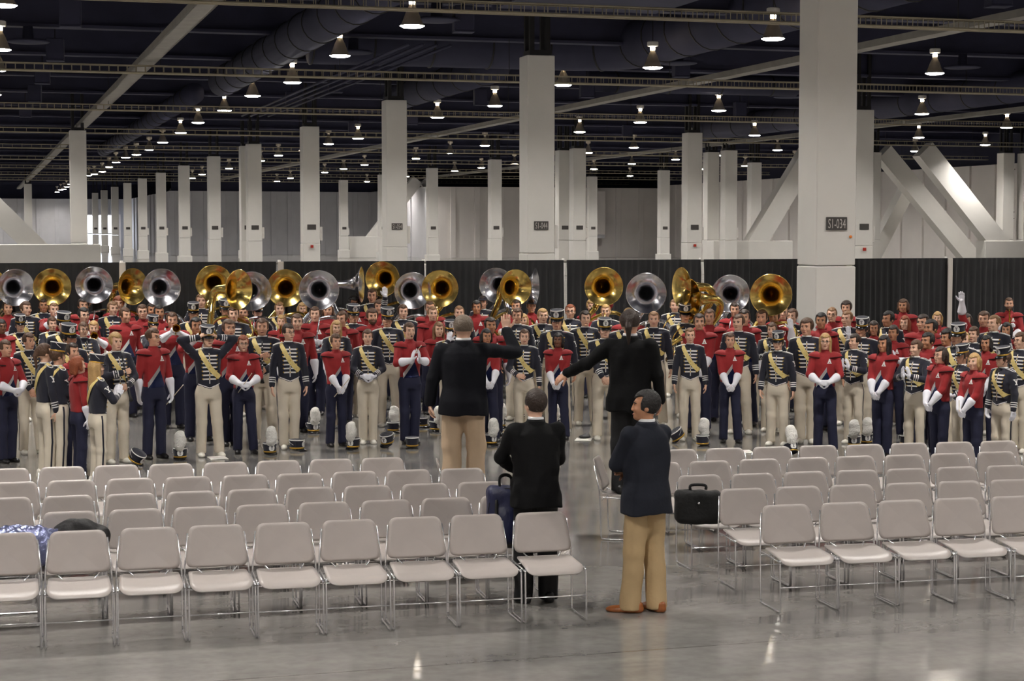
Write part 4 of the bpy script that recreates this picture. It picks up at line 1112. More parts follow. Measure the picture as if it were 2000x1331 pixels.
def bandsman(x, y, h, yaw, uni, hair, hcol, skin, pose, label, group=None, hat=False, glasses=False, beard=False, gloves=None, legs=0, wide=1.0, cap=False, face=True, shout=False):
    sc = h / 1.75
    p = empty('person', (x, y, 0), yaw, label, 'person', group); p.scale = (sc * wide, sc * (0.5 + 0.5 * wide), sc)
    hy = math.radians(POSES[pose]['yaw'])
    bo = link('body', ensure_slot(cached(('b', pose), lambda: body_mesh(pose))), p); set_mat(bo, SKINS[skin])
    def headpart(nm, me, par=p):
        o = link(nm, me, par); o.matrix_local = Matrix.Translation((HC[0], HC[1], 0)) @ Matrix.Rotation(hy, 4, 'Z') @ Matrix.Translation((-HC[0], -HC[1], 0)); return o
    if face:
        for q in 'lr':
            headpart('eye', FACE['eye' + q]); set_mat(headpart('eyebrow', FACE['brow' + q]), HAIRS[hcol])
        headpart('open_mouth' if shout else 'lips', FACE['open' if shout else 'lips'])
    ho = headpart('hair', ensure_slot(cached(('h', hair), lambda: hair_mesh(hair)))); set_mat(ho, HAIRS[hcol])
    if glasses: headpart('glasses', GLM)
    if beard: set_mat(headpart('beard', BEARD), HAIRS[hcol])
    if hat:
        o = headpart('hat', HAT['hat']); o.matrix_local = o.matrix_local @ Matrix.Translation((0, 0.008, 1.692)) @ Matrix.Rotation(math.radians(9), 4, 'X')
        for nm, k in (('hat_band', 'band'), ('piping', 'piping'), ('visor', 'visor'), ('badge', 'badge'), ('chin_strap', 'strap')): link(nm, HAT[k], o)
    if cap:
        o = headpart('knit_cap', cached('cap', lambda: ensure_slot(cap_mesh()))); set_mat(o, M_navy)
    if uni == 'N':
        link('jacket', cached(('jn', pose), lambda: jacket_mesh(pose, 'navy', M_navy)), p); link('collar', COLN, p)
        link('trousers', cached(('tn', legs), lambda: trousers_sdf(legs).mesh('trousers', 0.0165, [M_cream])), p); link('side_stripe', cached(('st', legs), lambda: stripe_mesh(legs)), p)
        link('sash', SASH, p); link('braid', BRAID, p)['kind'] = 'stuff'
        for q in PADN: link('shoulder_trim', q, p)
        e, c = cached(('sm', pose), lambda: sleeve_marks(pose)); link('cuff_stripes', c, p)['kind'] = 'stuff'
        for q in e: link('sleeve_letter', q, p)
    else:
        link('jacket', cached(('jr', pose), lambda: jacket_mesh(pose, 'red', M_redw)), p); link('collar', COLR, p)
        link('trousers', cached(('tr', legs), lambda: trousers_sdf(legs, 1.05).mesh('trousers', 0.0165, [M_navyt])), p)
        link('silver_band', SILVER, p); link('sequin_panel', BLUE, p); link('chest_letter', CHEST, p)
        for q in PADR: link('shoulder_trim', q, p)
    if gloves is None: gloves = uni == 'R'
    if gloves:
        for w in (0, 1): link('glove', cached(('g', pose, w, uni), lambda: glove_mesh(pose, w, uni == 'R')), p)
    for q in 'LR':
        an = LEGS[legs][q][2]; o = link('shoe', SHOE, p, loc=(an[0], an[1], 0), rz=0.12 if q == 'L' else -0.12); set_mat(o, M_wshoe if uni == 'N' else M_bshoe)
    return p
def cap_mesh():
    s = SDF(); s.ell((0, 0.016, 1.668), (0.092, 0.110, 0.100), 0.02); s.cut(lambda X, Y, Z: 1.672 - Z - 0.25 * (Y - 0.0) + 0 * X); s.ell((0, -0.06, 1.685), (0.085, 0.09, 0.012), 0.01)
    return s.mesh('knit_cap', 0.011)

# ================================================================== the four men in suits
M_suit = mat('dark_navy_blazer', (17, 18, 25), 0.85, bump=0.4, bscale=11, spec=0.25)
M_suitb = mat('black_suit', (11, 11, 13), 0.85, bump=0.4, bscale=11, spec=0.25)
M_suit3 = mat('charcoal_blazer', (28, 31, 41), 0.85, bump=0.4, bscale=11, spec=0.3)
M_khaki = mat('khaki_cotton', (194, 170, 142), 0.75, var=0.06, scale=5, bump=0.5, bscale=8)
M_khaki2 = mat('tan_cotton', (180, 154, 114), 0.75, var=0.06, scale=5, bump=0.5, bscale=8)
M_blackt = mat('black_trousers', (15, 15, 18), 0.75, bump=0.4, bscale=8)
M_shirt = mat('white_shirt', (232, 232, 234), 0.6)
M_tanshoe = mat('cognac_leather', (146, 84, 40), 0.3, var=0.15, scale=30)
M_watch = mat('watch_steel', (170, 170, 172), 0.25, 0.9)
SUITT = [(0.79, 0.214, 0.156, 0.006), (0.92, 0.208, 0.154, 0.006), (1.05, 0.188, 0.136, 0.0), (1.2, 0.192, 0.134, 0.0), (1.32, 0.200, 0.138, 0.0), (1.39, 0.190, 0.122, 0.004), (1.435, 0.140, 0.098, 0.008), (1.47, 0.080, 0.078, 0.012), (1.50, 0.068, 0.07, 0.012)]
def suit_man(loc, yaw, h, pose, legs, jm, tm, sm, hair, hcol, skin, label, wide=1.0, seed=1, face=False, watch=False):
    sc = h / 1.75
    p = empty('person', loc, yaw, label, 'person'); p.scale = (sc * wide, sc * (0.4 + 0.6 * wide), sc)
    bo = link('body', ensure_slot(body_mesh(pose)), p); set_mat(bo, SKINS[skin])
    hy = math.radians(pose['yaw']); HM = Matrix.Translation((HC[0], HC[1], 0)) @ Matrix.Rotation(hy, 4, 'Z') @ Matrix.Translation((-HC[0], -HC[1], 0))
    o = link('hair', ensure_slot(cached(('h', hair), lambda: hair_mesh(hair))), p); o.matrix_local = HM; set_mat(o, HAIRS[hcol])
    if face:
        for q in 'lr':
            e = link('eye', FACE['eye' + q], p); e.matrix_local = HM; e = link('eyebrow', FACE['brow' + q], p); e.matrix_local = HM; set_mat(e, HAIRS[hcol])
        e = link('lips', FACE['lips'], p); e.matrix_local = HM
    s = SDF(); s.loft(SUITT, n=2.5)
    for sg in (-1, 1): s.cap((sg * 0.05, 0.008, 1.437), (sg * 0.172, 0.004, 1.417), 0.052, 0.060, 0.03)
    arms = pose_arms(pose)
    for a in arms:
        s.cap(a['S'], a['E'], 0.070, 0.058, 0.024); u = a['W'] - a['E']; s.cap(a['E'], a['E'] + u * 0.95, 0.058, 0.047, 0.02)
    s.folds(0.006, 0.9, seed)
    link('jacket', s.mesh('jacket', 0.0115, [jm]), p)
    b = MB(); b.lathe([(0.088, 1.44), (0.079, 1.495), (0.072, 1.515), (0.064, 1.50)], 20, c=(0, 0.012, 0), cap=False); b.build('lapel_collar', jm, p, True)
    b = MB(); b.lathe([(0.067, 1.48), (0.066, 1.525), (0.062, 1.537), (0.057, 1.52)], 20, c=(0, 0.012, 0), cap=False); b.build('shirt_collar', M_shirt, p, True)
    for a in arms:
        b = MB(); u = a['W'] - a['E']; c = a['E'] + u * 0.98; d = unit(u); b.tube([c - d * 0.02, c + d * 0.022], 0.036, 14); b.build('shirt_cuff', M_shirt, p, True)
    if watch:
        a = arms[1]; b = MB(); u = unit(a['W'] - a['E']); c = a['W'] - u * 0.0; b.tube([c + u * 0.014, c + u * 0.03], 0.034, 14); b.build('watch', M_watch, p, True)
    t = SDF(); t.loft([(0.80, 0.158, 0.118, 0.006), (0.86, 0.176, 0.130, 0.008), (0.93, 0.175, 0.126, 0.004), (1.02, 0.160, 0.112, 0)], n=2.3)
    for q in 'LR':
        hh, kn, an = legs[q]; t.cap(hh, kn, 0.098, 0.082, 0.03); t.cap(kn, A3(an) + (0, 0, -0.04), 0.082, 0.083, 0.03)
    t.folds(0.0065, 0.75, seed + 3); t.cut(lambda X, Y, Z: 0.022 - Z + 0 * X + 0 * Y)
    link('trousers', t.mesh('trousers', 0.0125, [tm]), p)
    for q in 'LR':
        an = legs[q][2]; o = link('shoe', SHOE, p, loc=(an[0], an[1], 0), rz=legs.get('toe' + q, 0.15 if q == 'L' else -0.15)); o.scale = (1.0, 1.12, 0.78); set_mat(o, sm)
    return p
def cam_yaw(x, y): return math.atan2(-x, y)            # figure turned to look at the camera's standpoint
def man_at(px, zc):
    p = at_depth(px, 665, zc); return float(p[0]), float(p[1])
SEATZ = 0.437
# first conductor: blazer and khakis, hand raised, standing on a chair
x1, y1 = man_at(905, 17.75)
suit_man((x1, y1, SEATZ), cam_yaw(x1, y1) + math.pi, 1.79,
         dict(L=((0.285, -0.05, 0.885), (0.6, 0.5, 0), (0, -0.1, -1), (-1, 0.1, 0), 0.6), R=((0.37, -0.20, 1.60), (1, 0.1, -0.9), (-0.06, -0.05, 1), (0.1, -1, 0), 0.05), yaw=-6),
         LEG0, M_suit, M_khaki, M_bshoe, 'crop', 'grey', 'fair', 'person in navy blazer and khakis, back turned, one hand raised, standing on a chair', 1.14, 2)
chair(x1 + 0.02, y1 - 0.03, math.radians(78), 'grey chair turned sideways under the person in blazer with raised hand', None)
# second conductor: black suit, arm stretched out, standing on a chair
x2, y2 = man_at(1231, 17.9)
suit_man((x2, y2, SEATZ), cam_yaw(x2, y2) + math.pi - 0.12, 1.83,
         dict(L=((0.60, -0.12, 1.13), (0.2, 0.6, -0.5), (0.75, -0.1, -0.6), (0, -0.6, -0.8), 0.25), R=((0.27, -0.04, 0.885), (0.4, 0.5, 0), (0, -0.1, -1), (-1, 0.1, 0), 0.6), yaw=0),
         LEG2, M_suitb, M_blackt, M_bshoe, 'ponytail', 'dark brown', 'light', 'person in black suit with tied hair, one arm stretched out, standing on a chair', 1.06, 3)
chair(x2 - 0.06, y2 - 0.02, math.radians(62), 'grey chair turned sideways in the aisle under the person in black', None)
# man behind the first row, back turned
x3, y3 = man_at(1046, 14.74)
suit_man((x3, y3, 0), cam_yaw(x3, y3) + math.pi + 0.25, 1.755,
         dict(L=((0.10, -0.30, 1.06), (1, 0.25, -0.25), (-0.8, -0.5, -0.1), (-0.2, 0.8, -0.3), 0.7), R=((0.10, -0.30, 1.04), (0.7, 0.35, -0.5), (-0.8, -0.5, -0.1), (-0.2, 0.8, -0.3), 0.7), yaw=14),
         LEG0, M_suitb, M_blackt, M_bshoe, 'short', 'dark brown', 'fair', 'person in dark suit and black trousers, back turned, behind the aisle-end chair', 1.0, 4)
# man in the aisle with folded arms
x4, y4 = man_at(1262, 14.32)
LEGA = dict(L=((0.090, 0.0, 0.86), (0.098, -0.02, 0.48), (0.108, -0.05, 0.06)), R=((-0.090, 0.0, 0.86), (-0.092, 0.0, 0.48), (-0.095, 0.03, 0.06)), toeL=0.75, toeR=-0.1)
suit_man((x4, y4, 0), cam_yaw(x4, y4) - math.radians(140), 1.785,
         dict(L=((-0.06, -0.215, 1.17), (0.9, -0.1, -0.7), (-0.95, 0.1, 0.15), (0, 1, 0), 0.4), R=((-0.02, -0.235, 1.10), (0.9, -0.1, -0.7), (-0.95, 0.15, 0.1), (0, 1, 0), 0.4), yaw=48),
         LEGA, M_suit3, M_khaki2, M_tanshoe, 'short', 'black', 'tan', 'person in charcoal blazer, tan trousers and brown shoes, arms folded, in the aisle', 1.0, 6, True, True)

# ================================================================== the band
# x, y of head top in the photograph, uniform, hair, colour, skin, pose, flags (h hat, g glasses, b beard, s small/woman, G gloves, c cap, o open mouth), feet row or 0
BAND = '''
15 588 R short dark_brown light sousa - 0
50 589 N short brown fair down_r - 0
85 583 N short dark_brown tan sousa - 0
105 591 R crop light_brown fair play - 0
39 611 N short brown fair down hs 0
102 619 N bun brown fair hold s 0
3 624 R short black dark low s 0
124 606 N short black light down h 0
162 583 R short dark_brown light sousa - 0
163 601 R short black fair down_r g 0
220 589 N short light_brown fair down_r - 0
232 579 R curly red fair sousa - 0
244 601 R short brown light down_r - 0
163 629 N ponytail brown fair hold sg 0
183 627 R bun blond fair play s 0
56 650 N bun brown light low_r s 0
11 664 R bun brown light mid s 905
88 671 N ponytail brown fair down s 935
113 664 N short brown light low hs 936
134 629 N short black light down_r h 0
142 670 R short dark_brown light down_r s 0
153 702 R bob red fair down s 940
189 688 N long blond fair clap hsG 948
226 650 N curly blond fair hold s 906
278 595 R short brown fair down g 0
297 592 R short dark_brown tan sousa - 0
311 596 R short black tan down o 0
299 612 N short dark_brown light face hs 0
336 610 R short brown light play - 0
299 641 R bun brown light down_r sg 897
376 600 R ponytail dark_brown fair down_r s 0
378 588 N short brown fair down h 0
393 574 N short light_brown fair sousa - 0
440 582 N short dark_brown light hold h 0
383 620 R short black tan play - 0
405 632 N short dark_brown fair head h 893
447 624 R short brown light down - 0
456 599 N short brown fair sousa - 0
475 597 R short black light sousa - 0
503 586 N short brown fair down h 0
475 655 R bun red fair mid sg 887
512 622 N short brown light hold - 0
546 590 N short light_brown fair sousa - 0
590 591 N long blond fair play s 0
550 615 R bun blond fair hold s 0
580 613 R short brown fair down - 0
563 632 N bun dark_brown fair down_r sg 878
615 599 R short brown fair sousa - 0
640 592 R bob brown light down - 0
668 608 R short brown light down_l - 0
692 577 R afro black dark sousa - 0
690 592 N short brown light down h 0
727 564 N short brown light sousa - 0
741 586 R curly brown light down - 0
727 603 R curly brown light mid b 0
757 598 N short dark_brown light down_l h 0
657 626 N long blond fair hold s 0
656 652 R bun brown light low s 873
718 643 N bun brown fair mid sG 868
787 595 N short brown fair upR G 0
840 588 R short brown light sousa - 0
845 598 R crop light_brown fair mid - 0
897 597 N crop light_brown fair down - 0
931 587 R short black tan down - 0
943 578 N short dark_brown light sousa c 0
800 630 R bun brown fair clap so 868
857 629 R long light_brown fair mid s 0
880 622 N short dark_brown fair face hG 0
950 642 R bob black tan low s 864
958 620 R short dark_brown tan down - 0
1008 585 R short dark_brown light sousa - 0
1010 602 N short brown light down - 0
1038 585 R short brown light sousa c 0
1022 613 N long blond fair down s 0
1060 602 N crop blond fair hold - 0
1088 602 N short dark_brown light down h 0
1114 594 N crop red fair down g 0
1083 617 R bob blond fair hold sg 0
1143 607 N short dark_brown fair down - 0
1156 585 R curly blond fair upL o 0
1183 594 N crop blond fair sousa - 0
1024 643 N short brown fair oneup s 864
1090 650 R bob black dark low s 859
1181 618 N short dark_brown fair low h 860
1222 612 N short brown light down - 0
1228 601 R crop blond fair sousa - 0
1277 608 N crop light_brown fair down - 0
1318 584 N crop light_brown fair down - 0
1338 591 N short brown light sousa h 0
1366 613 R short dark_brown light low - 0
1386 604 R short brown light down - 0
1411 604 R curly light_brown fair down s 0
1435 591 R short dark_brown light sousa - 0
1454 605 R short dark_brown light down - 0
1443 614 N short brown fair down_l - 0
1348 640 N crop light_brown fair down s 862
1426 650 R bun brown light low s 866
1488 605 N short brown light sousa - 0
1512 605 R short brown light down - 0
1529 596 R crop light_brown fair down - 0
1548 603 N short brown fair down_l - 0
1508 630 N bun brown fair hold s 0
1576 622 N curly brown light down_l - 0
1604 611 R short black tan waveR - 0
1625 600 R crop light_brown fair down g 0
1653 588 R curly dark_brown light down - 0
1655 607 N crop light_brown fair down_l - 0
1684 616 N short dark_brown light down_l h 0
1520 643 N short brown fair down h 871
1612 651 R long blond fair mid sg 884
1669 652 N bun dark_brown fair clap_l sG 868
1707 627 R bob dark_brown tan waveR s 0
1735 608 N short black tan down_l - 0
1745 635 R bun dark_brown tan clap_l s 0
1726 655 R long black tan low s 893
1764 584 R bob brown tan down - 0
1767 617 R long red fair mid s 0
1803 614 R short dark_brown light down_l - 0
1818 624 R short black tan down_l - 0
1831 609 R bob blond fair hold s 0
1872 628 N short brown light down_l h 0
1889 613 N bob dark_brown light down s 0
1902 638 N bun brown fair down_l s 0
1922 608 R short brown light upR - 0
1942 615 N crop light_brown fair down_l - 0
1971 581 R crop brown light hold b 0
1966 630 R bob black tan hold s 0
1882 647 N crop blond fair low - 0
1926 655 R bob black tan low s 0
1993 649 N bun brown fair down_l sg 0
1789 664 N bun brown fair clap_l sG 896
1812 650 R short black tan down_l - 0
1837 677 R bob dark_brown fair low sg 916
1880 674 N short brown light mid hsG 908
1902 690 R bob blond fair low_r s 928
1960 678 N short brown fair down_l hG 918
1850 640 R afro black tan down_l s 0
'''
people = []
for ln in BAND.strip().splitlines():
    px, py, uni, hair, hc, skin, pose, fl, ft = ln.split()
    px, py, ft = float(px), float(py), float(ft)
    h = 1.655 if 's' in fl else 1.79
    extra = 0.095 if 'h' in fl else (0.04 if hair == 'afro' else 0.012)
    if ft: zc = FPX * CAMH / (ft - YHOR)
    else:
        q = at(px, py, h + extra); zc = float((q - _c) @ _f)
    people.append(dict(px=px, py=py, uni=uni, hair=hair, hc=hc.replace('_', ' '), skin=skin, pose=pose, fl=fl, ft=ft, zc=zc, ex=extra, s='s' in fl))
def ground(d): return at_depth(d['px'], d['py'], d['zc'])
for it in range(60):                                   # ease people apart along their own lines of sight
    moved = False
    for i, a in enumerate(people):
        pa = ground(a)
        for b2 in people[i + 1:]:
            if abs(a['px'] - b2['px']) > 90: continue
            pb = ground(b2); dd = math.hypot(pa[0] - pb[0], pa[1] - pb[1])
            if dd < 0.50:
                near, far = (a, b2) if (a['zc'], a['py']) <= (b2['zc'], b2['py']) else (b2, a)
                hn = CAMH - (near['py'] - YHOR) * near['zc'] / FPX - near['ex']
                if far['ft'] == 0: far['zc'] += 0.09
                if near['ft'] == 0 and hn < (1.70 if near['s'] else 1.83): near['zc'] -= 0.06
                pa = ground(a); moved = True
    for a in people:
        lim = 33.0 + 0.0 * a['px']
        q = ground(a)
        if q[1] > 33.1: a['zc'] -= 0.25
    if not moved: break
fronts = [(a['px'], a['zc']) for a in people if a['ft']]
for a in people:                                       # nobody of the rows behind may stand before the front row
    if not a['ft']:
        lim = max([z for fx, z in fronts if abs(fx - a['px']) < 48] or [min(fronts, key=lambda t: abs(t[0] - a['px']))[1]]) + 0.75
        a['zc'] = max(a['zc'], lim)
for it in range(30):
    for i, a in enumerate(people):
        for b2 in people[i + 1:]:
            if abs(a['px'] - b2['px']) > 90: continue
            pa, pb = ground(a), ground(b2)
            if math.hypot(pa[0] - pb[0], pa[1] - pb[1]) < 0.46:
                far = b2 if (a['zc'], a['py']) <= (b2['zc'], b2['py']) else a
                if not far['ft'] and ground(far)[1] < 33.0: far['zc'] += 0.08
# what each one is near, for the labels
BELLS = [(-24, 560, 'g', 20), (30, 562, 's', 12), (102, 561, 'g', 0), (184, 557, 's', 0), (257, 560, 'g', 38), (315, 562, 's', 10), (418, 553, 'g', 0), (463, 566, 'g', 48), (491, 569, 's', 8), (558, 563, 'g', 0), (623, 567, 's', 0), (702, 556, 's', 80),
         (748, 545, 'g', -14), (805, 568, 's', 12), (860, 564, 'g', -10), (970, 557, 's', -14), (1005, 562, 'g', 30), (1042, 560, 's', 78), (1179, 560, 'g', 5), (1262, 573, 's', 0), (1335, 562, 'g', -62), (1352, 585, 'g', -60), (1427, 574, 's', 0), (1506, 576, 'g', 0)]
PHR = {'down': 'arms at the sides', 'down_r': 'arms down, head turned aside', 'down_l': 'arms down, looking over', 'low': 'hands folded low', 'low_r': 'hands folded low, head turned', 'mid': 'hands together at the waist', 'clap': 'clapping at chest height', 'clap_l': 'clapping, head turned',
       'upR': 'one arm raised straight up', 'upL': 'one arm raised straight up', 'waveR': 'waving one hand', 'waveL': 'waving one hand', 'head': 'both hands on the hat', 'face': 'one hand at the mouth', 'play': 'both hands before the mouth', 'hold': 'holding both hands before the chest', 'sousa': 'wearing a sousaphone', 'oneup': 'one forearm across the waist'}
LAND = [(912, 'the conductor in khakis'), (1240, 'the conductor in black'), (1610, 'the big column'), (300, 'the clear floor'), (1852, 'the white curtain pole'), (238, 'the curtain pole')]
used = {}
for d in people:
    q = ground(d); h = float(q[2]) - d['ex']; h = min(max(h, 1.52), 1.98)
    d['h'], d['x'], d['y'] = h, float(q[0]), float(q[1])
    row = 'front row' if d['ft'] else ('back row' if d['zc'] > 31 else ('second row' if d['zc'] < 27.5 else 'middle rows'))
    hat = 'h' in d['fl']; gl = 'g' in d['fl']
    u = 'navy jacket and gold sash' if d['uni'] == 'N' else 'red jacket'
    w = [u] + (['plumeless hat'] if hat else []) + (['glasses'] if gl else []) + (['navy cap'] if 'c' in d['fl'] else [])
    near = min(LAND, key=lambda t: abs(t[0] - d['px']))
    bell = min(BELLS, key=lambda t: abs(t[0] - d['px']))
    if d['pose'] == 'sousa':
        met = 'gold' if bell[2] == 'g' else 'silver'; n = sum(1 for t in BELLS if t[2] == bell[2] and bell[0] <= t[0])
        tail = 'under the %s %s bell from the big column' % (ORD[n], met)
    elif d['ft']:
        if d['px'] < 1600: tail = '%s in front row from the big column' % ORD[min(sum(1 for t in people if t['ft'] and d['px'] <= t['px'] < 1600), 15)] if sum(1 for t in people if t['ft'] and d['px'] <= t['px'] < 1600) <= 15 else 'front row end'
        else: tail = '%s in front row past the big column' % ORD[sum(1 for t in people if t['ft'] and 1600 <= t['px'] <= d['px'])]
    else: tail = '%s%s' % (row, ' near ' + near[1] if abs(near[0] - d['px']) < 110 else '')
    lab = 'person in %s, %s, %s' % (' and '.join(w) if len(w) < 3 else ', '.join(w), PHR[d['pose']], tail)
    lab = lab.replace('wearing a sousaphone, ', '') if len(lab.split()) > 16 else lab
    lab = lab.replace(' and gold sash', '') if len(lab.split()) > 16 else lab
    d['label'] = ' '.join(lab.split()[:16]); used[d['label']] = used.get(d['label'], 0) + 1
rp = random.Random(11)
for d in people:
    # most look towards the two conductors
    tx, ty = (x1 + x2) / 2, (y1 + y2) / 2 - 1.5
    a_t = math.atan2(tx - d['x'], -(ty - d['y'])); a_c = cam_yaw(d['x'], d['y'])
    yaw = 0.62 * a_t + 0.38 * a_c + rp.uniform(-0.2, 0.2)
    if d['ft'] > 930 and d['px'] < 250: yaw = a_c + math.radians(112)
    elif d['px'] < 130 and d['ft']: yaw = a_c + math.radians(35)
    if d['ft'] > 905 and d['px'] > 1800: yaw = a_c - math.radians(45)
    elif d['px'] > 1640 and d['ft']: yaw = a_c - math.radians(28)
    d['yaw'] = yaw
    sw = 0.93 if d['s'] else rp.uniform(0.98, 1.06)
    bandsman(d['x'], d['y'], d['h'], yaw, d['uni'], d['hair'], d['hc'], d['skin'], d['pose'], d['label'], 'marching band members' if used[d['label']] > 1 else None,
             hat='h' in d['fl'], glasses='g' in d['fl'], beard='b' in d['fl'], gloves=True if 'G' in d['fl'] else None, legs=rp.randrange(3), wide=sw, cap='c' in d['fl'], shout='o' in d['fl'])
print('people', len(people), 'distinct labels', len(used))

# ================================================================== sousaphones
M_brass = mat('gold_brass', (246, 214, 128), 0.2, 1.0); M_silver = mat('silver_plate', (232, 232, 238), 0.2, 1.0)
M_brass2 = mat('brass_instrument', (206, 158, 66), 0.2, 1.0)
def spline(P, n=6):
    P = [Vector(p) for p in P]; out = []
    for i in range(len(P) - 1):
        p0, p1, p2, p3 = P[max(i - 1, 0)], P[i], P[i + 1], P[min(i + 2, len(P) - 1)]
        for k in range(n):
            t = k / n; out.append(0.5 * ((2 * p1) + (p2 - p0) * t + (2 * p0 - 5 * p1 + 4 * p2 - p3) * t * t + (3 * p1 - p0 - 3 * p2 + p3) * t ** 3))
    return out + [P[-1]]
def sousa_meshes(m):
    d = {}
    prof = []
    for i in range(17):
        t = i / 16; r = 0.072 + 0.06 * t + 0.188 * (t ** 3.4); prof.append((r, 0.34 - 0.375 * t ** 0.92))      # flares forwards (towards -y)
    prof += [(0.328, -0.041), (0.334, -0.040), (0.326, -0.032)]
    inner = [(r - 0.004, y + 0.002) for r, y in prof[:17]]
    b = MB(); b.lathe(prof, 32, c=(0, 0, 2.0), axis='y', cap=False); d['bell'] = b.mesh('bell', m, True)
    P = spline([(0, 0.34, 2.0), (0, 0.45, 1.985), (-0.005, 0.53, 1.90), (-0.03, 0.52, 1.76), (-0.12, 0.46, 1.60)], 6)
    b = MB(); n = len(P); b.tube(P, [0.074 - 0.02 * i / (n - 1) for i in range(n)], 16, False); d['neck'] = b.mesh('neck', m, True)
    P = spline([(-0.12, 0.46, 1.60), (-0.30, 0.32, 1.40), (-0.40, 0.05, 1.18), (-0.30, -0.26, 1.02), (0.0, -0.38, 1.02), (0.30, -0.26, 1.16), (0.40, 0.05, 1.36), (0.28, 0.36, 1.52), (0.02, 0.46, 1.50), (-0.28, 0.34, 1.34), (-0.36, 0.05, 1.14), (-0.2, -0.3, 1.06)], 5)
    b = MB(); n = len(P); b.tube(P, [0.056 - 0.035 * i / (n - 1) for i in range(n)], 12); d['coil'] = b.mesh('coil', m, True)
    b = MB()
    for k in range(3): b.lathe([(0.0, -0.10), (0.022, -0.10), (0.022, 0.10), (0.012, 0.105), (0.012, 0.125), (0.0, 0.127)], 10, c=(-0.14 + k * 0.05, -0.34, 1.16), cap=False)
    b.tube([(-0.17, -0.34, 1.10), (0.0, -0.34, 1.10)], 0.012, 8); d['valves'] = b.mesh('valve_block', m, True)
    b = MB(); b.tube(spline([(-0.05, -0.38, 1.20), (-0.02, -0.34, 1.38), (0.0, -0.24, 1.52), (0.0, -0.15, 1.55)], 5), 0.012, 8); d['pipe'] = b.mesh('mouthpipe', m, True)
    return d
SG, SS = sousa_meshes(M_brass), sousa_meshes(M_silver)
sp_players = [d for d in people if d['pose'] == 'sousa']
for i, (px, py, kind, yw) in enumerate(BELLS):
    near = min(sp_players, key=lambda d: abs(d['px'] - px))
    zc = 32.7 - 0.55 * (i % 2)
    if abs(near['px'] - px) < 40: zc = float(near['zc'])
    p = at_depth(px, py, zc); a = cam_yaw(p[0], p[1]) + math.radians(yw)
    # the bell's middle is the measured point; the body stands below it
    o = Vector((float(p[0]), float(p[1]), float(p[2]) - 2.0))
    met = 'gold' if kind == 'g' else 'silver'
    turn = 'turned sideways' if abs(yw) > 50 else ('turned aside' if abs(yw) > 25 else 'facing forward')
    nb = BELLS[i + 1] if i + 1 < len(BELLS) else BELLS[i - 1]
    t = empty('sousaphone', o, a, '%s %s sousaphone bell counting from the big column, %s' % (ORD[sum(1 for t in BELLS if t[2] == kind and px <= t[0])], met, turn), 'sousaphone')
    D = SG if kind == 'g' else SS
    for nm, k in (('bell', 'bell'), ('neck', 'neck'), ('coil', 'coil'), ('valve_block', 'valves'), ('mouthpipe', 'pipe')): link(nm, D[k], t)

# ================================================================== smaller instruments, held in front of their players
def trumpet_parts():
    d = {}
    b = MB(); b.lathe([(0.008, 0.25), (0.010, 0.10), (0.014, 0.02), (0.026, -0.05), (0.045, -0.085), (0.061, -0.10), (0.062, -0.098)], 16, axis='y', cap=False); d['bell'] = b.mesh('bell', M_brass2, True)
    b = MB(); b.tube(spline([(0, 0.25, 0), (0, 0.29, -0.03), (0, 0.25, -0.06), (0, 0.0, -0.06), (0, -0.03, -0.03), (0, 0, 0.0), (0.01, 0.30, 0.004)], 4), 0.006, 6); d['tubing'] = b.mesh('tubing', M_brass2, True)
    b = MB()
    for k in range(3): b.lathe([(0, -0.09), (0.011, -0.09), (0.011, 0.02), (0.005, 0.025), (0.005, 0.045), (0.0, 0.047)], 8, c=(0.008, 0.08 + k * 0.026, 0), cap=False)
    d['valve'] = b.mesh('valve_block', M_brass2, True); return d
def sax_parts():
    d = {}
    b = MB(); P = spline([(0, 0.0, 0.34), (0, -0.01, 0.1), (0, -0.015, -0.14), (0, -0.05, -0.22), (0, -0.10, -0.20), (0, -0.12, -0.08), (0, -0.135, 0.06)], 5); n = len(P)
    b.tube(P, [0.014 + 0.052 * (i / (n - 1)) ** 1.6 for i in range(n)], 12, False); d['body'] = b.mesh('horn_body', M_brass2, True)
    b = MB(); b.tube(spline([(0, 0, 0.34), (0, 0.01, 0.39), (0, 0.06, 0.41), (0, 0.12, 0.38)], 4), 0.010, 8); d['neck'] = b.mesh('neck', M_brass2, True)
    b = MB()
    for k in range(7): b.lathe([(0, 0), (0.016, 0), (0.016, 0.006), (0, 0.008)], 8, c=(0.02, -0.012, 0.25 - k * 0.055), axis='y', cap=False)
    d['keys'] = b.mesh('keys', M_brass2, True); return d
def clarinet_parts():
    d = {}
    b = MB(); b.lathe([(0.010, 0.30), (0.012, 0.24), (0.013, 0.1), (0.014, -0.22), (0.018, -0.28), (0.030, -0.33), (0.028, -0.33)], 10); d['body'] = b.mesh('clarinet_body', M_black, True)
    b = MB()
    for k in range(6): b.lathe([(0.0145, 0.0), (0.0165, 0.004), (0.0165, 0.012), (0.0145, 0.016)], 8, c=(0, 0, 0.2 - k * 0.07), cap=False)
    d['keys'] = b.mesh('keys', M_chrome, True); return d
KIT = {'trumpet': trumpet_parts(), 'saxophone': sax_parts(), 'clarinet': clarinet_parts()}
for nm, D in KIT.items():
    if 'keys' in D: pass
ip = random.Random(4); lab_used = {}
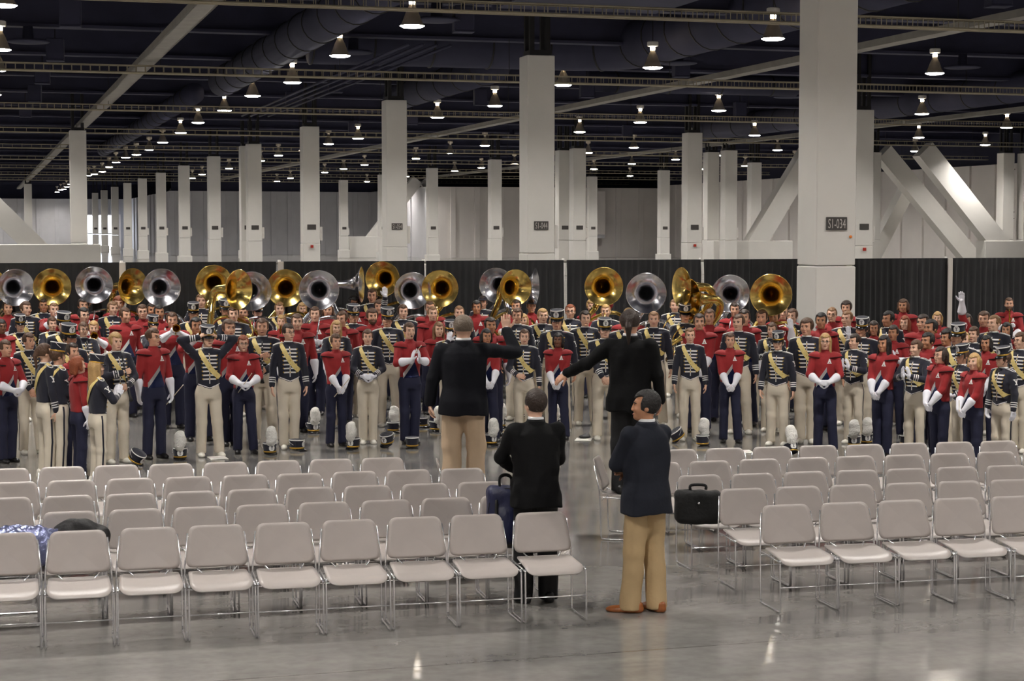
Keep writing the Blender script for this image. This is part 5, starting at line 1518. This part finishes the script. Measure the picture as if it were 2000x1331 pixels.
for d in people:
    if d['pose'] == 'play': kind, loc, tilt = 'trumpet', (0, -0.42, 1.535), -0.12
    elif d['pose'] == 'hold': kind, loc, tilt = (('saxophone', (0.0, -0.34, 1.15), 0.0) if d['uni'] == 'R' else ('clarinet', (0.0, -0.31, 1.18), -0.42))
    else: continue
    sc = d['h'] / 1.75; R = Matrix.Rotation(d['yaw'], 4, 'Z'); w = R @ (Vector(loc) * sc) + Vector((d['x'], d['y'], 0))
    where = 'the conductor in khakis' if d['px'] < 1080 else 'the big column'
    t = empty(kind, w, d['yaw'], {'trumpet': 'brass trumpet held to the mouth by a person in %s', 'saxophone': 'brass saxophone held before a person in %s', 'clarinet': 'black clarinet held by a person in %s'}[kind] % ('a red jacket' if d['uni'] == 'R' else 'a navy jacket'), kind, kind + 's in the band')
    t.rotation_euler = (tilt, 0, d['yaw'])
    for k, me in KIT[kind].items():
        o = link(me.name.split('.')[0], me, t)
        if k in ('keys', 'valve'): o['kind'] = 'stuff'
# drum sticks and batons in gloved hands
stick = MB(); stick.tube([(0, 0, -0.15), (0, 0, 0.20), (0, 0, 0.215)], [0.006, 0.005, 0.008], 6); stickm = stick.mesh('drumstick', mat('pale_hickory', (222, 208, 186), 0.5), True)
for d in people:
    if d['px'] in (475.0, 800.0, 656.0, 1902.0, 299.0) and d['ft']:
        a = pose_arms(POSES[d['pose']])[1 if d['px'] != 299.0 else 0]; sc = d['h'] / 1.75
        w = Matrix.Rotation(d['yaw'], 4, 'Z') @ (Vector(a['W'] + unit(a['d']) * 0.06) * sc) + Vector((d['x'], d['y'], 0))
        o = link('drumstick', stickm); o.location = w; o.rotation_euler = (0.5, 0.55, d['yaw'])
        tag(o, 'pale wooden drumstick held in a white gloved hand', 'drumstick', 'drumsticks in gloved hands')

# ================================================================== hats and papers on the floor
FH = [(352, 898, 1, 0, 0), (527, 888, 1, 15, 0), (580, 881, 0, 60, 0), (612, 846, 1, 20, 0), (690, 878, 1, -20, 0), (757, 875, 0, -25, 14), (805, 876, 0, 180, 0), (768, 845, 1, 170, 0), (822, 836, 0, 90, 0), (958, 870, 1, 30, 0),
      (976, 836, 1, 20, 0), (264, 911, 0, 50, 32), (1326, 866, 0, -70, 34), (1372, 872, 1, 165, 0), (1546, 896, 1, 20, -24), (851, 843, 1, 30, 0), (1024, 830, 0, 120, 0), (1082, 838, 1, 10, 0), (1691, 868, 1, 15, 0), (458, 846, 1, 10, 0), (1668, 873, 1, 0, 0), (1770, 872, 1, 20, 0)]
for px, py, plume, yw, tl in FH:
    p = at(px, py, 0.0); a = cam_yaw(p[0], p[1]) + math.radians(yw)
    lab = ('upright marching hat with tall white plume on the floor' if plume and not tl else 'tipped marching hat with white plume on the floor') if plume else ('tipped navy marching hat with gold band on the floor' if tl else 'plain navy marching hat standing on the floor')
    t = empty('marching_hat', (p[0], p[1], 0.03 if not tl else 0.075), a, lab, 'hat', 'marching hats on the floor')
    t.rotation_euler = (math.radians(tl), 0, a)
    for nm, k in (('crown', 'hat'), ('hat_band', 'band'), ('piping', 'piping'), ('visor', 'visor'), ('badge', 'badge')): link(nm, HAT[k], t)
    if plume: link('plume', HAT['plume'], t)
M_paper = mat('paper', (225, 222, 215), 0.7); M_folder = mat('dark_folder', (40, 38, 40), 0.6)
for px, py, yw, lab in ((425, 896, 20, 'white sheet of music lying by white shoes in front of the hat-holder'), (1140, 860, -8, 'white music folder on the floor with a dark pouch on it'), (1452, 884, 5, 'white paper on the floor behind the grey chairs')):
    p = at(px, py, 0.0); t = empty('music_sheet', (p[0], p[1], 0), math.radians(yw) - YAW, lab, 'paper')
    b = MB(); b.bbox((-0.12, -0.15, 0.001), (0.12, 0.15, 0.012), 0.003); b.build('sheet', M_paper, t)
    b = MB(); b.bbox((-0.115, -0.02, 0.012), (0.115, 0.14, 0.016), 0.002); b.build('flap', M_wallw, t)
p = at(1142, 857, 0.012); s = SDF(); s.ell((0, 0, 0.022), (0.09, 0.06, 0.028), 0.01); s.ell((0.03, 0.02, 0.04), (0.05, 0.04, 0.03), 0.02); s.cut(lambda X, Y, Z: 0.001 - Z + 0 * X + 0 * Y)
o = link('pouch', s.mesh('pouch', 0.008, [M_folder]), None, (p[0], p[1], 0.017)); tag(o, 'small dark pouch lying on the white music folder', 'pouch')

# ================================================================== bags on the chairs
M_bagn = mat('navy_nylon', (30, 34, 68), 0.5, var=0.15, scale=12, bump=0.5, bscale=22); M_bagb = mat('black_nylon', (8, 8, 9), 0.75, bump=0.4, bscale=25)
M_foil = mat('clear_plastic_foil', (124, 130, 168), 0.14, 0.6, bump=1.0, bscale=20); M_cloth = mat('dark_garment', (20, 18, 20), 0.7, bump=0.6, bscale=18)
SEATT = 0.44
# navy backpack beside the man in the dark suit
p = at(984, 1064, SEATT); t = empty('backpack', (p[0] + 0.02, p[1] + 0.02, SEATT), -0.2, 'navy backpack standing on a chair beside the person in dark suit', 'backpack'); t.scale = (0.95, 1.0, 1.3)
s = SDF(); s.op(lambda X, Y, Z: (np.maximum(np.abs(X) - 0.11, 0) ** 2 + np.maximum(np.abs(Y) - 0.06, 0) ** 2 + np.maximum(np.abs(Z - 0.19) - 0.13, 0) ** 2) ** 0.5 - 0.055, (-0.25, -0.2, -0.1), (0.25, 0.2, 0.5), 0.01)
s.ell((0, -0.1, 0.14), (0.11, 0.06, 0.11), 0.03); s.folds(0.006, 1.0, 8); s.cut(lambda X, Y, Z: 0.002 - Z + 0 * X + 0 * Y)
link('bag', s.mesh('bag', 0.012, [M_bagn]), t)
b = MB(); b.tube(spline([(-0.05, 0, 0.37), (-0.05, 0, 0.43), (0.0, 0, 0.45), (0.05, 0, 0.43), (0.05, 0, 0.37)], 4), 0.012, 6); b.build('handle', M_bagb, t, True)
b = MB(); b.tube(spline([(-0.155, -0.05, 0.06), (-0.16, -0.09, 0.2), (-0.12, -0.09, 0.33), (0, -0.085, 0.37), (0.12, -0.09, 0.33), (0.16, -0.09, 0.2), (0.155, -0.05, 0.06)], 4), 0.006, 5); b.build('zip', M_bagb, t, True)
b = MB(); b.tube(spline([(-0.10, -0.165, 0.02), (-0.10, -0.19, 0.14), (-0.09, -0.13, 0.30)], 4), 0.014, 6); b.build('strap', M_bagb, t, True)
b = MB(); b.tube(spline([(0.10, -0.165, 0.02), (0.10, -0.19, 0.14), (0.09, -0.13, 0.30)], 4), 0.014, 6); b.build('strap', M_bagb, t, True)
# black briefcase
p = at(1361, 1026, SEATT); t = empty('briefcase', (p[0] + 0.03, p[1] + 0.05, SEATT), -0.30, 'black soft briefcase standing on a chair beside the aisle', 'briefcase')
s = SDF(); s.op(lambda X, Y, Z: (np.maximum(np.abs(X) - 0.155, 0) ** 2 + np.maximum(np.abs(Y) - 0.03, 0) ** 2 + np.maximum(np.abs(Z - 0.155) - 0.095, 0) ** 2) ** 0.5 - 0.06, (-0.3, -0.2, -0.1), (0.3, 0.2, 0.4), 0.01)
s.folds(0.009, 0.8, 12); s.cut(lambda X, Y, Z: 0.002 - Z + 0 * X + 0 * Y); link('case', s.mesh('case', 0.012, [M_bagb]), t)
b = MB(); b.tube(spline([(-0.07, 0, 0.31), (-0.06, 0, 0.35), (0.06, 0, 0.35), (0.07, 0, 0.31)], 4), 0.013, 6); b.build('handle', M_bagb, t, True)
b = MB(); b.lathe([(0.0, -0.094), (0.011, -0.092), (0.011, -0.08)], 8, c=(0.0, 0, 0.2), axis='y', cap=False); b.build('buckle', M_chrome, t, True)
# garments in clear wrap heaped on a chair turned sideways, and a black bag beside them
p = at(30, 1112, SEATT); gx, gy = float(p[0]), float(p[1]) + 0.12
chair(gx - 0.02, gy + 0.02, math.radians(88), 'grey chair turned sideways under the plastic wrapped garments', None)
def heap(name, loc, r, seed, m, label, cat, rz=0.0):
    s = SDF(); rr = random.Random(seed)
    s.ell((0, 0, r[2] * 0.45), (r[0], r[1], r[2] * 0.62), 0.03)
    for _ in range(7): s.ell((rr.uniform(-.6, .6) * r[0], rr.uniform(-.5, .5) * r[1], r[2] * rr.uniform(.4, .75)), (r[0] * rr.uniform(.3, .5), r[1] * rr.uniform(.35, .6), r[2] * rr.uniform(.2, .3)), 0.03)
    s.folds(0.012, 0.9, seed); s.cut(lambda X, Y, Z: 0.002 - Z + 0 * X + 0 * Y)
    o = link(name, s.mesh(name, 0.011, [m]), None, loc, rz); return tag(o, label, cat)
heap('garment_bundle', (gx + 0.06, gy, SEATT), (0.37, 0.2, 0.30), 5, M_foil, 'garments in shiny clear plastic heaped on a chair', 'garment')
p = at(155, 1104, SEATT); heap('black_bag', (float(p[0]), float(p[1]) + 0.12, SEATT), (0.25, 0.15, 0.325), 9, M_cloth, 'flat black garment bag lying on a chair beside shiny plastic', 'bag')
p = at(24, 1122, 0.0); heap('duffel_bag', (float(p[0]) - 0.02, float(p[1]) + 0.95, 0.0), (0.26, 0.16, 0.30), 14, M_bagb, 'black bag on the floor under the turned chair', 'bag')
